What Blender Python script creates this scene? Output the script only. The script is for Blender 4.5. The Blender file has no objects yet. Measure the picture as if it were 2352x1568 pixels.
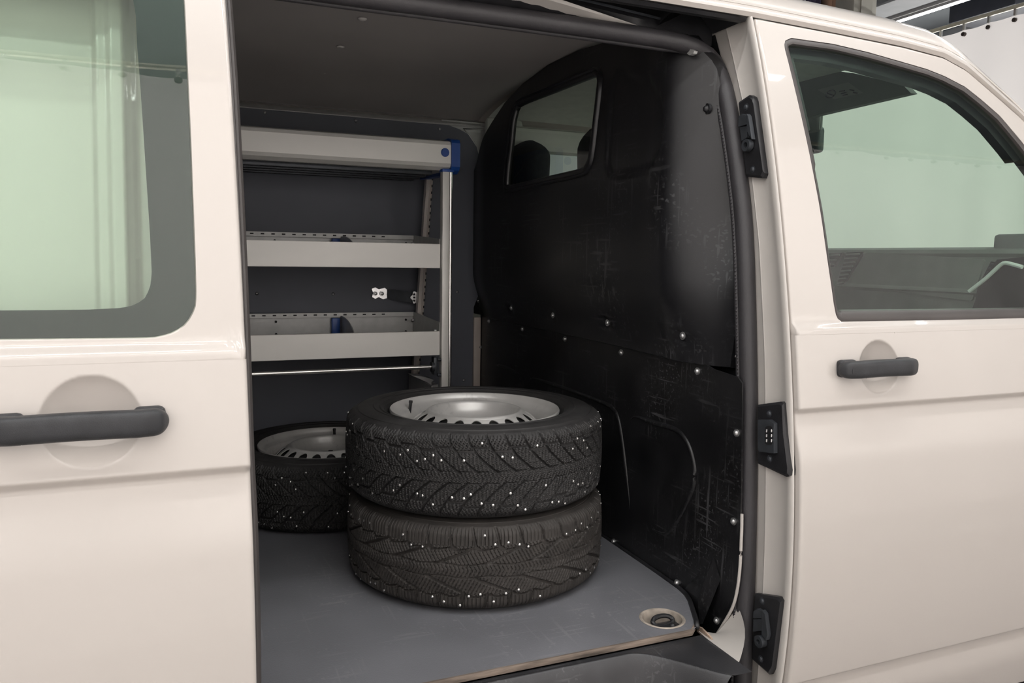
import bpy, bmesh, math, random
import numpy as np
from mathutils import Vector, Matrix

random.seed(7)
scene = bpy.context.scene
col = scene.collection
R_ = math.radians

# ------------------------------------------------------------------ camera
# All positions below are in metres relative to the camera (x along the van,
# y into the van, z up); mk() adds the camera height ZC so the ground is z = 0.
IW, IH = 2352, 1568
ZC = 1.37
VPX, VPY = (5550.0, 660.0), (415.0, 580.0)
_a = np.array([VPX[0]-IW/2, VPX[1]-IH/2]); _b = np.array([VPY[0]-IW/2, VPY[1]-IH/2])
FOC = math.sqrt(-float(_a @ _b))
_X = np.array([_a[0], _a[1], FOC]); _X /= np.linalg.norm(_X)
_Y = np.array([_b[0], _b[1], FOC]); _Y /= np.linalg.norm(_Y)
_Z = np.cross(_X, _Y)
RM = np.stack([_X, _Y, _Z], 1)
cd = bpy.data.cameras.new('camera'); cam = bpy.data.objects.new('camera', cd); col.objects.link(cam)
cd.sensor_width = 36.0; cd.lens = FOC/IW*36.0; cd.clip_start = 0.02; cd.clip_end = 100
M = Matrix.Identity(4)
for i in range(3):
    M[i][0] = RM[0][i]; M[i][1] = -RM[1][i]; M[i][2] = -RM[2][i]
M[2][3] = ZC
cam.matrix_world = M
scene.camera = cam

# ------------------------------------------------------------------ world and exposure
wd = bpy.data.worlds.new('world'); scene.world = wd; wd.use_nodes = True
wd.node_tree.nodes['Background'].inputs[0].default_value = (0.8, 0.82, 0.85, 1)
wd.node_tree.nodes['Background'].inputs[1].default_value = 0.0
scene.view_settings.view_transform = 'Standard'
scene.view_settings.look = 'None'
scene.view_settings.exposure = 0.64
scene.view_settings.gamma = 1.0
scene.view_settings.use_curve_mapping = False
cy = scene.cycles
cy.max_bounces = 7; cy.diffuse_bounces = 4; cy.glossy_bounces = 3; cy.transmission_bounces = 4; cy.transparent_max_bounces = 10
cy.caustics_reflective = False; cy.caustics_refractive = False
LAMP = 27.0          # brightness of the ceiling tube lamps
LAMPW = 66.0         # brightness of the added fill lamps behind the curtains
LAMPC = (1.0, 0.985, 0.965)

# ------------------------------------------------------------------ pixel -> point
def ray(p):
    d = np.array([(p[0]-IW/2)/FOC, (p[1]-IH/2)/FOC, 1.0]); return RM.T @ d
def on(p, ax, v):
    d = ray(p); return d*(v/d[ax])
def onX(p, v): return on(p, 0, v)
def onY(p, v): return on(p, 1, v)
def onZ(p, v): return on(p, 2, v)
PR = np.polyfit([.522, .35, .092, -.124, -.302, -.444, -.582, -.893, -1.1],
                [1.444, 1.383, 1.324, 1.289, 1.257, 1.241, 1.236, 1.251, 1.285], 4)
def prof(z): return np.polyval(PR, z)
def onS(p, off=0.0):
    d = ray(p); t = 1.3/d[1]
    for i in range(60): t = .5*t+.5*(prof(t*d[2])+off)/d[1]
    return t*d
def sm(a, b, t):
    u = np.clip((np.asarray(t, float)-a)/(b-a), 0, 1); return u*u*(3-2*u)
def xz(ps, off=0.0): return [tuple(onS(p, off)[[0, 2]]) for p in ps]

def ys(x, z, off=0.0, dish=None):
    """outer skin of the van's near side"""
    x = np.asarray(x, float); z = np.asarray(z, float)
    y = prof(z) + off
    y = y + .007*(2*sm(-.141, -.122, z)-1)
    y = y + .012*sm(-.299, -.314, z)*(1-sm(-.322, -.42, z))
    y = y + .014*sm(-.892, -.905, z)*(1-sm(-.91, -.98, z))
    y = y + .05*np.clip(x-1.95, 0, None)**2
    if dish is not None:
        r2 = ((x-dish[0])**2+(z-dish[1])**2)/dish[2]**2
        y = y + .020*np.clip(1-r2, 0, None)**.8
    return y

# ------------------------------------------------------------------ materials
MATS = {}
def mat(name, c, rough=.5, metal=0.0, var=.06, vscale=8.0, bump=0.0, bscale=200.0, coat=0.0, spec=.5,
        scratch=0.0, sscale=30.0, scol=(.5, .5, .5), emit=None, estr=0.0, stretch=None, rvar=0.0):
    if name in MATS: return MATS[name]
    m = bpy.data.materials.new(name); m.use_nodes = True
    nt = m.node_tree; b = nt.nodes['Principled BSDF']
    tc = nt.nodes.new('ShaderNodeTexCoord')
    vec = tc.outputs['Object']
    if stretch:
        mp = nt.nodes.new('ShaderNodeMapping'); mp.inputs['Scale'].default_value = stretch
        nt.links.new(vec, mp.inputs['Vector']); vec = mp.outputs['Vector']
    n = nt.nodes.new('ShaderNodeTexNoise'); n.inputs['Scale'].default_value = vscale; n.inputs['Detail'].default_value = 2
    nt.links.new(vec, n.inputs['Vector'])
    r = nt.nodes.new('ShaderNodeValToRGB')
    r.color_ramp.elements[0].position = .3; r.color_ramp.elements[1].position = .7
    r.color_ramp.elements[0].color = (*[max(0, v*(1-var)) for v in c], 1)
    r.color_ramp.elements[1].color = (*[min(1, v*(1+var)) for v in c], 1)
    nt.links.new(n.outputs['Fac'], r.inputs['Fac'])
    out = r.outputs['Color']
    if scratch > 0:
        mp2 = nt.nodes.new('ShaderNodeMapping'); mp2.inputs['Rotation'].default_value = (.6, .5, .9)
        mp2.inputs['Scale'].default_value = (1, 1, 1)
        nt.links.new(tc.outputs['Object'], mp2.inputs['Vector'])
        nz = nt.nodes.new('ShaderNodeTexNoise'); nz.inputs['Scale'].default_value = 6; nz.inputs['Detail'].default_value = 2
        nt.links.new(tc.outputs['Object'], nz.inputs['Vector'])
        fac = None
        for k, (rot, sc) in enumerate((((.3, .2, .7), (1, 1, .06)), ((.5, 1.1, .3), (.07, 1, 1)), ((1.0, .4, 1.9), (1, .06, 1)))):
            mpk = nt.nodes.new('ShaderNodeMapping'); mpk.inputs['Rotation'].default_value = rot
            mpk.inputs['Scale'].default_value = sc
            nt.links.new(tc.outputs['Object'], mpk.inputs['Vector'])
            vo = nt.nodes.new('ShaderNodeTexNoise'); vo.inputs['Scale'].default_value = sscale*4; vo.inputs['Detail'].default_value = 1
            nt.links.new(mpk.outputs['Vector'], vo.inputs['Vector'])
            rr = nt.nodes.new('ShaderNodeMapRange'); rr.inputs[1].default_value = .635; rr.inputs[2].default_value = .69
            nt.links.new(vo.outputs['Fac'], rr.inputs[0])
            if fac is None: fac = rr.outputs[0]
            else:
                mx = nt.nodes.new('ShaderNodeMath'); mx.operation = 'MAXIMUM'
                nt.links.new(fac, mx.inputs[0]); nt.links.new(rr.outputs[0], mx.inputs[1]); fac = mx.outputs[0]
        r2 = nt.nodes.new('ShaderNodeMapRange'); r2.inputs[1].default_value = .45; r2.inputs[2].default_value = .7
        nt.links.new(nz.outputs['Fac'], r2.inputs[0])
        mu = nt.nodes.new('ShaderNodeMath'); mu.operation = 'MULTIPLY'
        nt.links.new(fac, mu.inputs[0]); nt.links.new(r2.outputs[0], mu.inputs[1])
        mu2 = nt.nodes.new('ShaderNodeMath'); mu2.operation = 'MULTIPLY'; mu2.inputs[1].default_value = scratch
        nt.links.new(mu.outputs[0], mu2.inputs[0])
        mix = nt.nodes.new('ShaderNodeMix'); mix.data_type = 'RGBA'
        nt.links.new(mu2.outputs[0], mix.inputs[0]); nt.links.new(out, mix.inputs[6]); mix.inputs[7].default_value = (*scol, 1)
        out = mix.outputs[2]
    nt.links.new(out, b.inputs['Base Color'])
    b.inputs['Roughness'].default_value = rough
    if rvar > 0:
        rm = nt.nodes.new('ShaderNodeMapRange'); rm.inputs[3].default_value = rough-rvar; rm.inputs[4].default_value = rough+rvar
        rm.inputs[1].default_value = .3; rm.inputs[2].default_value = .7
        nt.links.new(n.outputs['Fac'], rm.inputs[0]); nt.links.new(rm.outputs[0], b.inputs['Roughness'])
    b.inputs['Metallic'].default_value = metal
    b.inputs['Specular IOR Level'].default_value = spec
    b.inputs['Coat Weight'].default_value = coat; b.inputs['Coat Roughness'].default_value = .03
    if bump > 0:
        n2 = nt.nodes.new('ShaderNodeTexNoise'); n2.inputs['Scale'].default_value = bscale; n2.inputs['Detail'].default_value = 1
        nt.links.new(vec, n2.inputs['Vector'])
        bp = nt.nodes.new('ShaderNodeBump'); bp.inputs['Strength'].default_value = bump; bp.inputs['Distance'].default_value = .002
        nt.links.new(n2.outputs['Fac'], bp.inputs['Height']); nt.links.new(bp.outputs['Normal'], b.inputs['Normal'])
    if emit:
        b.inputs['Emission Color'].default_value = (*emit, 1); b.inputs['Emission Strength'].default_value = estr
    MATS[name] = m
    return m

def glassmat(name, tint, refl=1.0):
    m = bpy.data.materials.new(name); m.use_nodes = True
    nt = m.node_tree; nt.nodes.clear()
    o = nt.nodes.new('ShaderNodeOutputMaterial'); mx = nt.nodes.new('ShaderNodeMixShader')
    t = nt.nodes.new('ShaderNodeBsdfTransparent'); t.inputs[0].default_value = (*tint, 1)
    g = nt.nodes.new('ShaderNodeBsdfGlossy'); g.inputs['Roughness'].default_value = .01; g.inputs[0].default_value = (refl, refl, refl, 1)
    lw = nt.nodes.new('ShaderNodeLayerWeight'); lw.inputs[0].default_value = .5
    pw = nt.nodes.new('ShaderNodeMath'); pw.operation = 'POWER'; pw.inputs[1].default_value = 5.0
    f = nt.nodes.new('ShaderNodeMapRange'); f.inputs[3].default_value = .05; f.inputs[4].default_value = 1.0
    nt.links.new(lw.outputs['Facing'], pw.inputs[0]); nt.links.new(pw.outputs[0], f.inputs[0])
    nt.links.new(f.outputs[0], mx.inputs[0]); nt.links.new(t.outputs[0], mx.inputs[1]); nt.links.new(g.outputs[0], mx.inputs[2])
    nt.links.new(mx.outputs[0], o.inputs[0])
    MATS[name] = m; return m

PAINT = mat('white_paint', (.51, .472, .440), .28, var=.01, vscale=2, coat=.7, spec=.5)
PAINT2 = mat('white_jamb_paint', (.53, .50, .468), .4, var=.025, vscale=14, coat=.25)
RUBBER = mat('black_rubber', (.035, .033, .036), .5, var=.15, bump=.15, bscale=300)
GASKET = mat('grey_rubber', (.062, .055, .053), .45, var=.15)
PLASTIC = mat('black_plastic', (.016, .016, .018), .42, var=.2, vscale=30, bump=.12, bscale=600)
HANDLE = mat('handle_plastic', (.022, .023, .026), .45, var=.2, vscale=40, bump=.2, bscale=900)
BULK = mat('bulkhead_plastic', (.0085, .0085, .010), .38, var=.12, vscale=5, scratch=.5, sscale=26, scol=(.085, .085, .09), bump=.04, bscale=300)
BULK2 = mat('bulkhead_sheet', (.008, .008, .009), .40, var=.3, vscale=7, scratch=.5, sscale=34, scol=(.11, .11, .115), bump=.08, bscale=400, rvar=.07)
STEP = mat('step_plastic', (.030, .030, .033), .40, var=.25, vscale=12, scratch=.6, sscale=34, scol=(.15, .15, .15), bump=.1, bscale=500)
LINING = mat('grey_wall_lining', (.105, .112, .135), .55, var=.06, vscale=4, bump=.05, bscale=900)
CEIL = mat('grey_roof_lining', (.44, .415, .405), .6, var=.05, vscale=3, bump=.05, bscale=900)
SCRL = mat('lining_screw_cap', (.62, .60, .58), .5)
FLOORM = mat('grey_floor_sheet', (.162, .164, .180), .42, var=.10, vscale=5, scratch=.30, sscale=22, scol=(.36, .36, .37), bump=.25, bscale=420, rvar=.06)
WOODEDGE = mat('worn_plywood_edge', (.15, .118, .095), .8, var=.6, vscale=40, bump=.4, bscale=250, stretch=(.25, 1, 2))
ALU = mat('anodised_aluminium', (.80, .785, .745), .45, metal=.15, var=.04, vscale=10, stretch=(.3, 1, 1))
ALUB = mat('bright_aluminium', (.78, .77, .74), .25, metal=.9, var=.05, vscale=40)
STEEL = mat('galvanised_steel', (.46, .46, .45), .42, metal=.3, var=.07, vscale=30)
BLUE = mat('blue_plastic', (.012, .068, .30), .4, var=.06, vscale=20)
DARKMET = mat('dark_steel', (.055, .06, .068), .45, metal=.4, var=.15, vscale=40)
BLACK = mat('black_hole', (.004, .004, .005), .7, var=.1)  # hole and slot shade as colour; also underbody and cab floor
SCREW = mat('screw_steel', (.42, .42, .42), .3, metal=.8, var=.2, vscale=90)
CHROME = mat('bright_zinc', (.72, .72, .72), .22, metal=.9, var=.15, vscale=60)
RIMM = mat('silver_wheel_paint', (.62, .61, .59), .34, metal=.35, var=.08, vscale=16, scratch=.3, sscale=20, scol=(.2, .2, .2))
RUSTY = mat('rusty_steel', (.40, .35, .30), .55, metal=.3, var=.45, vscale=30, bump=.2, bscale=200)
DASH = mat('grey_dashboard', (.17, .175, .17), .6, var=.06, vscale=20, bump=.2, bscale=700)
DASHD = mat('black_trim', (.010, .010, .011), .35, var=.2, vscale=30)
CABLIN = mat('cab_headliner', (.78, .78, .73), .85, var=.05, vscale=30, bump=.2, bscale=900)
VISOR = mat('visor_vinyl', (.17, .175, .165), .7, var=.05, vscale=20)
SEATM = mat('black_seat_cloth', (.020, .022, .026), .85, var=.25, vscale=60, bump=.3, bscale=500)
GLASSF = glassmat('tinted_window_glass', (.76, .89, .80))
GLASSW = glassmat('windscreen_glass', (.84, .945, .87))
GLASSB = glassmat('clear_partition_glass', (.92, .95, .92))
FRIT = mat('black_ceramic_border', (.012, .012, .013), .35, var=.1)

# ------------------------------------------------------------------ mesh helpers
def link(o, parent=None):
    col.objects.link(o)
    if parent is not None:
        o.parent = parent; o.matrix_parent_inverse = parent.matrix_world.inverted()
    return o
class G:
    def __init__(s): s.v = []; s.f = []
    def add(s, v, f):
        n = len(s.v); s.v += [tuple(float(c) for c in p) for p in v]; s.f += [tuple(i+n for i in q) for q in f]; return s
    def grid(s, P, wrapu=False, wrapv=False):
        P = np.asarray(P, float); n, m = P.shape[:2]
        idx = np.arange(n*m).reshape(n, m)
        f = []
        for i in range(n if wrapu else n-1):
            for j in range(m if wrapv else m-1):
                i2 = (i+1) % n; j2 = (j+1) % m
                f.append((idx[i, j], idx[i2, j], idx[i2, j2], idx[i, j2]))
        return s.add(P.reshape(-1, 3), f)
    def box(s, c, d, rot=None):
        c = np.array(c, float); h = np.array(d, float)/2
        v = [np.array((x, y, z))*h for x in (-1, 1) for y in (-1, 1) for z in (-1, 1)]
        if rot is not None: v = [np.array(rot @ Vector(p)) for p in v]
        return s.add([p+c for p in v], [(0, 1, 3, 2), (4, 6, 7, 5), (0, 4, 5, 1), (2, 3, 7, 6), (0, 2, 6, 4), (1, 5, 7, 3)])
    def rbox(s, c, d, r=.004, seg=2, rot=None):
        bm = bmesh.new(); bmesh.ops.create_cube(bm, size=1)
        for v in bm.verts: v.co = Vector((v.co.x*d[0], v.co.y*d[1], v.co.z*d[2]))
        bmesh.ops.bevel(bm, geom=bm.edges[:], offset=r, segments=seg, affect='EDGES', profile=.5)
        bm.verts.index_update()
        v = [(rot @ x.co if rot is not None else x.co)+Vector(c) for x in bm.verts]
        f = [tuple(x.index for x in q.verts) for q in bm.faces]; bm.free()
        return s.add(v, f)
    def cyl(s, p0, p1, r, n=16, r1=None, cap=True):
        p0 = Vector(p0); p1 = Vector(p1); d = (p1-p0).normalized(); r1 = r if r1 is None else r1
        a = d.orthogonal().normalized(); b = d.cross(a)
        v = []; f = []
        for k in range(n):
            t = 2*math.pi*k/n; e = a*math.cos(t)+b*math.sin(t); v += [p0+e*r, p1+e*r1]
        for k in range(n):
            q = (k+1) % n; f.append((2*k, 2*q, 2*q+1, 2*k+1))
        if cap: f += [tuple(2*k for k in range(n))[::-1], tuple(2*k+1 for k in range(n))]
        return s.add(v, f)
    def dome(s, p, d, r, h, n=12, rings=3):
        d = Vector(d).normalized(); a = d.orthogonal().normalized(); b = d.cross(a); p = Vector(p)
        v = []; f = []
        for i in range(rings+1):
            t = i/rings*math.pi/2*.98
            for k in range(n):
                q = 2*math.pi*k/n; v.append(p+(a*math.cos(q)+b*math.sin(q))*(r*math.cos(t))+d*(h*math.sin(t)))
        for i in range(rings):
            for k in range(n):
                q = (k+1) % n; f.append((i*n+k, i*n+q, (i+1)*n+q, (i+1)*n+k))
        f.append(tuple(rings*n+k for k in range(n)))
        return s.add(v, f)
    def tube(s, path, r, n=12, closed=False, ry=None, cap=True, up=(0, 0, 1)):
        P = [Vector(p) for p in path]; N = len(P); rows = []
        for i in range(N):
            if closed: t = P[(i+1) % N]-P[i-1]
            else: t = P[min(i+1, N-1)]-P[max(i-1, 0)]
            t.normalize()
            u = Vector(up)-t*t.dot(Vector(up))
            if u.length < 1e-3: u = Vector((1, 0, 0))-t*t.x
            u.normalize(); w = t.cross(u)
            rr = r[i] if hasattr(r, '__len__') else r
            rb = rr if ry is None else ry
            rows.append([P[i]+u*(rr*math.cos(2*math.pi*k/n))+w*(rb*math.sin(2*math.pi*k/n)) for k in range(n)])
        s.grid([[list(q) for q in rw] for rw in rows], wrapu=closed, wrapv=True)
        if cap and not closed:
            s.add([list(q) for q in rows[0]], [tuple(range(n))]); s.add([list(q) for q in rows[-1]], [tuple(range(n))[::-1]])
        return s
    def lathe(s, prf, n=48, c=(0, 0, 0)):
        P = [[(c[0]+r*math.cos(2*math.pi*k/n), c[1]+r*math.sin(2*math.pi*k/n), c[2]+z) for k in range(n)] for r, z in prf]
        return s.grid(P, wrapv=True)
    def prism(s, loop, vec):
        n = len(loop); L = [np.array(p, float) for p in loop]; v = L+[p+np.array(vec, float) for p in L]
        return s.add(v, [tuple(range(n)), tuple(range(n, 2*n))[::-1]]+[(i, i+n, (i+1) % n+n, (i+1) % n) for i in range(n)])
def mk(name, g, m, parent=None, sharp=35, shift=True, merge=1e-5, solid=None):
    me = bpy.data.meshes.new(name)
    v = np.array(g.v, float)
    if shift: v = v+np.array([0, 0, ZC])
    bm = bmesh.new()
    vs = [bm.verts.new(p) for p in v]
    for q in g.f:
        try: bm.faces.new([vs[i] for i in q])
        except ValueError: pass
    if merge: bmesh.ops.remove_doubles(bm, verts=bm.verts[:], dist=merge)
    bmesh.ops.recalc_face_normals(bm, faces=bm.faces[:])
    bm.to_mesh(me); bm.free()
    me.shade_smooth(); me.set_sharp_from_angle(angle=R_(sharp))
    me.materials.append(m)
    o = bpy.data.objects.new(name, me)
    if solid:
        md = o.modifiers.new('thickness', 'SOLIDIFY'); md.thickness = solid; md.offset = 0
    return link(o, parent)
def empty(name, loc=(0, 0, 0), rz=0):
    o = bpy.data.objects.new(name, None); o.location = loc; o.rotation_euler = (0, 0, rz); o.empty_display_size = .1
    col.objects.link(o); bpy.context.view_layer.update(); return o
def tag(o, label=None, cat=None, group=None, kind=None):
    if label: o['label'] = label
    if cat: o['category'] = cat
    if group: o['group'] = group
    if kind: o['kind'] = kind
    return o
def resamp(pl, n):
    P = np.array(pl, float); d = np.r_[0, np.cumsum(np.linalg.norm(np.diff(P, axis=0), axis=1))]
    t = np.linspace(0, d[-1], n); return np.stack([np.interp(t, d, P[:, k]) for k in range(P.shape[1])], 1)
def spline(pl, n, closed=False):
    P = np.array(pl, float)
    if closed: P = np.vstack([P[-1:], P, P[:2]])
    else: P = np.vstack([2*P[0]-P[1], P, 2*P[-1]-P[-2]])
    out = []
    for i in range(1, len(P)-2):
        for k in range(8):
            t = k/8; a, b, c, d = P[i-1:i+3]
            out.append(.5*((2*b)+(-a+c)*t+(2*a-5*b+4*c-d)*t*t+(-a+3*b-3*c+d)*t**3))
    if not closed: out.append(P[-2])
    else: out.append(out[0])
    return resamp(out, n)
def fillet(poly, rad, seg=8):
    """closed 2D polygon -> same polygon with rounded corners (rad per corner)"""
    out = []; n = len(poly)
    for i in range(n):
        p = np.array(poly[i], float); a = np.array(poly[i-1], float)-p; b = np.array(poly[(i+1) % n], float)-p
        r = rad[i] if hasattr(rad, '__len__') else rad
        la, lb = np.linalg.norm(a), np.linalg.norm(b); k = min(r, la*.45, lb*.45)
        q0 = p+a/la*k; q1 = p+b/lb*k
        for j in range(seg+1):
            t = j/seg; out.append((1-t)**2*q0+2*t*(1-t)*p+t*t*q1)
    return np.array(out)
def inset2(loop, d):
    """closed 2D loop moved inwards by d (d may be an array)"""
    L = np.array(loop, float); t = np.roll(L, -1, 0)-np.roll(L, 1, 0); t /= np.linalg.norm(t, axis=1)[:, None]+1e-12
    nrm = np.stack([-t[:, 1], t[:, 0]], 1)
    area = .5*np.sum(L[:, 0]*np.roll(L[:, 1], -1)-np.roll(L[:, 0], -1)*L[:, 1])
    if area < 0: nrm = -nrm
    d = np.asarray(d, float)
    return L+nrm*(d[:, None] if d.ndim else d)
def rings(outer, inner, k):
    return np.array([outer+(inner-outer)*(i/(k-1)) for i in range(k)])
def surf(A, f):
    """(...,2) array of (x,z) -> xyz on surface y=f(x,z)"""
    return np.stack([A[..., 0], f(A[..., 0], A[..., 1]), A[..., 1]], -1)
def disc_rings(loop, k=10, shrink=1e-4):
    c = loop.mean(0); return np.array([c+(loop-c)*(1-(1-shrink)*i/(k-1)) for i in range(k)])

# ================================================================== THE ROOM
floor_m = mat('workshop_floor_coating', (.27, .255, .245), .30, var=.08, vscale=1.5, bump=.05, bscale=80)
wall_m = mat('painted_block_wall', (.42, .43, .44), .8, var=.06, vscale=3, bump=.1, bscale=50)
ceil_m = mat('painted_metal_ceiling', (.25, .27, .285), .7, var=.1, vscale=2)
def struct(name, g, m, **k): o = mk(name, g, m, **k); o['kind'] = 'structure'; return o
RX0, RX1, RY0, RY1, RZ1 = -5.0, 9.5, -2.6, 8.5, 3.1     # room limits (relative heights)
struct('floor', G().box(((RX0+RX1)/2, (RY0+RY1)/2, -ZC-.05), (RX1-RX0+.2, RY1-RY0+.2, .1)), floor_m)
struct('ceiling', G().box(((RX0+RX1)/2, (RY0+RY1)/2, RZ1+.05), (RX1-RX0+.2, RY1-RY0+.2, .1)), ceil_m)
HH = RZ1+ZC; HC = (RZ1-ZC)/2
struct('wall_left', G().box((RX0-.05, (RY0+RY1)/2, HC), (.1, RY1-RY0, HH)), wall_m)
struct('wall_right', G().box((RX1+.05, (RY0+RY1)/2, HC), (.1, RY1-RY0, HH)), wall_m)
struct('wall_back', G().box(((RX0+RX1)/2, RY1+.05, HC), (RX1-RX0, .1, HH)), wall_m)
struct('wall_front', G().box(((RX0+RX1)/2, RY0-.05, HC), (RX1-RX0, .1, HH)), wall_m)

# curtains on rails
curt_m = mat('white_vinyl_curtain', (.82, .785, .765), .55, var=.03, vscale=1.2, spec=.3)
_nt = curt_m.node_tree; _o = [n for n in _nt.nodes if n.type == 'OUTPUT_MATERIAL'][0]; _p = _nt.nodes['Principled BSDF']
_mx = _nt.nodes.new('ShaderNodeMixShader'); _mx.inputs[0].default_value = .42  # translucent, so the added lamps behind shine through
_tl = _nt.nodes.new('ShaderNodeBsdfTranslucent'); _tl.inputs[0].default_value = (.86, .82, .80, 1)
_nt.links.new(_p.outputs[0], _mx.inputs[1]); _nt.links.new(_tl.outputs[0], _mx.inputs[2]); _nt.links.new(_mx.outputs[0], _o.inputs[0])
rail_m = mat('zinc_curtain_rail', (.62, .58, .46), .4, metal=.3, var=.1, vscale=20)
eyelet_m = mat('dark_eyelet', (.05, .035, .03), .5)
def curtain(axis, at, s0, s1, ztop, label, raillabel, seed, inward):
    rnd = random.Random(seed)
    n = int((s1-s0)/.04); ph = [rnd.uniform(0, 6.28) for _ in range(6)]
    S = np.linspace(s0, s1, n); Zs = np.linspace(-ZC+.22, ztop, 24)
    P = np.zeros((n, 24, 3))
    for i, s in enumerate(S):
        fold = .030*math.sin(s*4.1+ph[0])+.022*math.sin(s*7.3+ph[1])+.012*math.sin(s*15+ph[2])
        for j, z in enumerate(Zs):
            k = 1-.55*(z-Zs[0])/(Zs[-1]-Zs[0])
            sag = -.008*abs(math.sin((s-s0)/.21*math.pi))*sm(.9, 1.0, (z-Zs[0])/(Zs[-1]-Zs[0]))
            d = fold*k
            P[i, j] = (s, at+d, z+sag) if axis == 'x' else (at+d, s, z+sag)
    o = mk('curtain', G().grid(P), curt_m, sharp=180)
    tag(o, label, 'curtain', 'white workshop curtains')
    r = empty('curtain_rail', (at if axis == 'y' else (s0+s1)/2, at if axis == 'x' else (s0+s1)/2, ZC+ztop+.055))
    tag(r, raillabel, 'curtain rail', 'curtain rails')
    L = s1-s0; c = (s0+s1)/2
    cc = (c, at, ztop+.06) if axis == 'x' else (at, c, ztop+.06)
    dd = (L, .03, .028) if axis == 'x' else (.03, L, .028)
    mk('rail', G().rbox(cc, dd, .006), rail_m, r)
    s = s0+.21
    hk = None
    while s < s1:
        p = (s, at, ztop) if axis == 'x' else (at, s, ztop)
        if hk is None:
            g = G().box((0, 0, .022), (.018, .018, .05) if axis == 'x' else (.018, .018, .05))
            g.cyl((0, 0, -.005), (0, 0, .04), .004, 8)
            hk = mk('hanger', g, ALUB, r, shift=False); hk.location = (p[0], p[1], p[2]+ZC)
            e = G().cyl((0, -.012, 0), (0, .012, 0), .016, 14) if axis == 'x' else G().cyl((-.012, 0, 0), (.012, 0, 0), .016, 14)
            ey = mk('eyelet', e, eyelet_m, o, shift=False); ey.location = (p[0], p[1], p[2]+ZC-.035)
        else:
            h2 = hk.copy(); col.objects.link(h2); h2.location = (p[0], p[1], p[2]+ZC)
            e2 = ey.copy(); col.objects.link(e2); e2.location = (p[0], p[1], p[2]+ZC-.035)
        s += .21
    return o
curtain('y', 5.8, -.6, 7.4, 1.86, 'white curtain hanging across in front of the van', 'zinc rail carrying the curtain in front of the van', 3, -1)
curtain('x', -.62, -4.4, 5.7, 1.84, 'white curtain reflected in the van windows, hanging along its open side', 'zinc rail of the curtain along the open side', 5, 1)

# tube lamps
tube_m = mat('lamp_diffuser', (.9, .9, .9), .4, emit=LAMPC, estr=LAMP, var=.01)
def face_only(o, d):     # only the face towards d gives off light, the rest is the casing
    o.data.materials.append(house_m)
    for p in o.data.polygons: p.material_index = 0 if p.normal.dot(Vector(d)) > .9 else 1
house_m = mat('lamp_housing', (.30, .30, .30), .5, var=.05)
def lamp(c, L, axis, label, group='tube lamps', z=None):
    e = empty('tube_lamp', (c[0], c[1], c[2]+ZC))
    tag(e, label, 'lamp', group)
    dx = (L, .11, .05) if axis == 'x' else (.11, L, .05)
    mk('housing', G().rbox((c[0], c[1], c[2]+.035), dx, .01), house_m, e)
    d2 = (L-.05, .07, .03) if axis == 'x' else (.07, L-.05, .03)
    face_only(mk('diffuser', G().box((c[0], c[1], c[2]-.001), d2), tube_m, e), (0, 0, -1))
    for k in (-.38, .38):
        p = (c[0]+k*L, c[1], c[2]+.06) if axis == 'x' else (c[0], c[1]+k*L, c[2]+.06)
        mk('suspension_rod', G().cyl(p, (p[0], p[1], RZ1), .004, 8), house_m, e)
    return e
LA = 'suspended tube lamp in the row over the open side of the van'
for x in (-2.6, -.7, 1.2, 2.9): lamp((x, .85, 2.15), 1.6, 'x', LA)
LC = 'added tube lamp in the unseen row washing the curtain along the open side'
for x in (-3.2, -1.3, .6, 2.5): lamp((x, -.25, 2.35), 1.7, 'x', LC)  # unseen row, added to brighten the curtain and so the load space
LB = 'added tube lamp, out of view, lighting the far side of the van'
for x in (.2,): lamp((x, 4.1, 2.15), 1.7, 'x', LB)  # unseen lamp, put in as light for the far side
p0 = onZ((2030, 57), 2.2); p1 = onZ((2225, 0), 2.2)
lamp((6.9, 5.7, 2.5), 2.6, 'y', 'long tube lamp beyond the front curtain, running along a grey beam', 'tube lamps beyond the curtain')
lamp((4.3, 2.4, 2.2), 2.0, 'y', 'added tube lamp over the bonnet, brightening the front curtain', 'tube lamps')
wl_m = mat('fill_lamp_diffuser', (.9, .9, .9), .4, emit=LAMPC, estr=LAMPW, var=.01)
def fill_lamp(c, L, axis, label):  # invented lamps, unseen, added to bring light through the curtains
    e = empty('fill_lamp', (c[0], c[1], c[2]+ZC)); tag(e, label, 'lamp', 'added fill lamps behind the curtains')
    dx = (L, .06, .16) if axis == 'x' else (.06, L, .16); n = (0, 1) if axis == 'x' else (-1, 0)
    mk('housing', G().rbox((c[0]-n[0]*.03, c[1]-n[1]*.03, c[2]), dx, .01), house_m, e)
    d2 = (L-.06, .03, .11) if axis == 'x' else (.03, L-.06, .11)
    face_only(mk('diffuser', G().box((c[0]+n[0]*.012, c[1]+n[1]*.012, c[2]), d2), wl_m, e), (n[0], n[1], 0))
for z in (1.45, .55):
    for x in (-3.2, -1.0, 1.2, 3.4): fill_lamp((x, RY0+.07, z), 1.9, 'x', 'added fill lamp, unseen behind the curtain along the open side')
for y, z in ((.6, .9), (2.8, .9), (5.0, .9), (7.2, .9)): fill_lamp((RX1-.07, y, z), 1.9, 'y', 'added fill lamp, unseen behind the curtain in front of the van')

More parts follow.
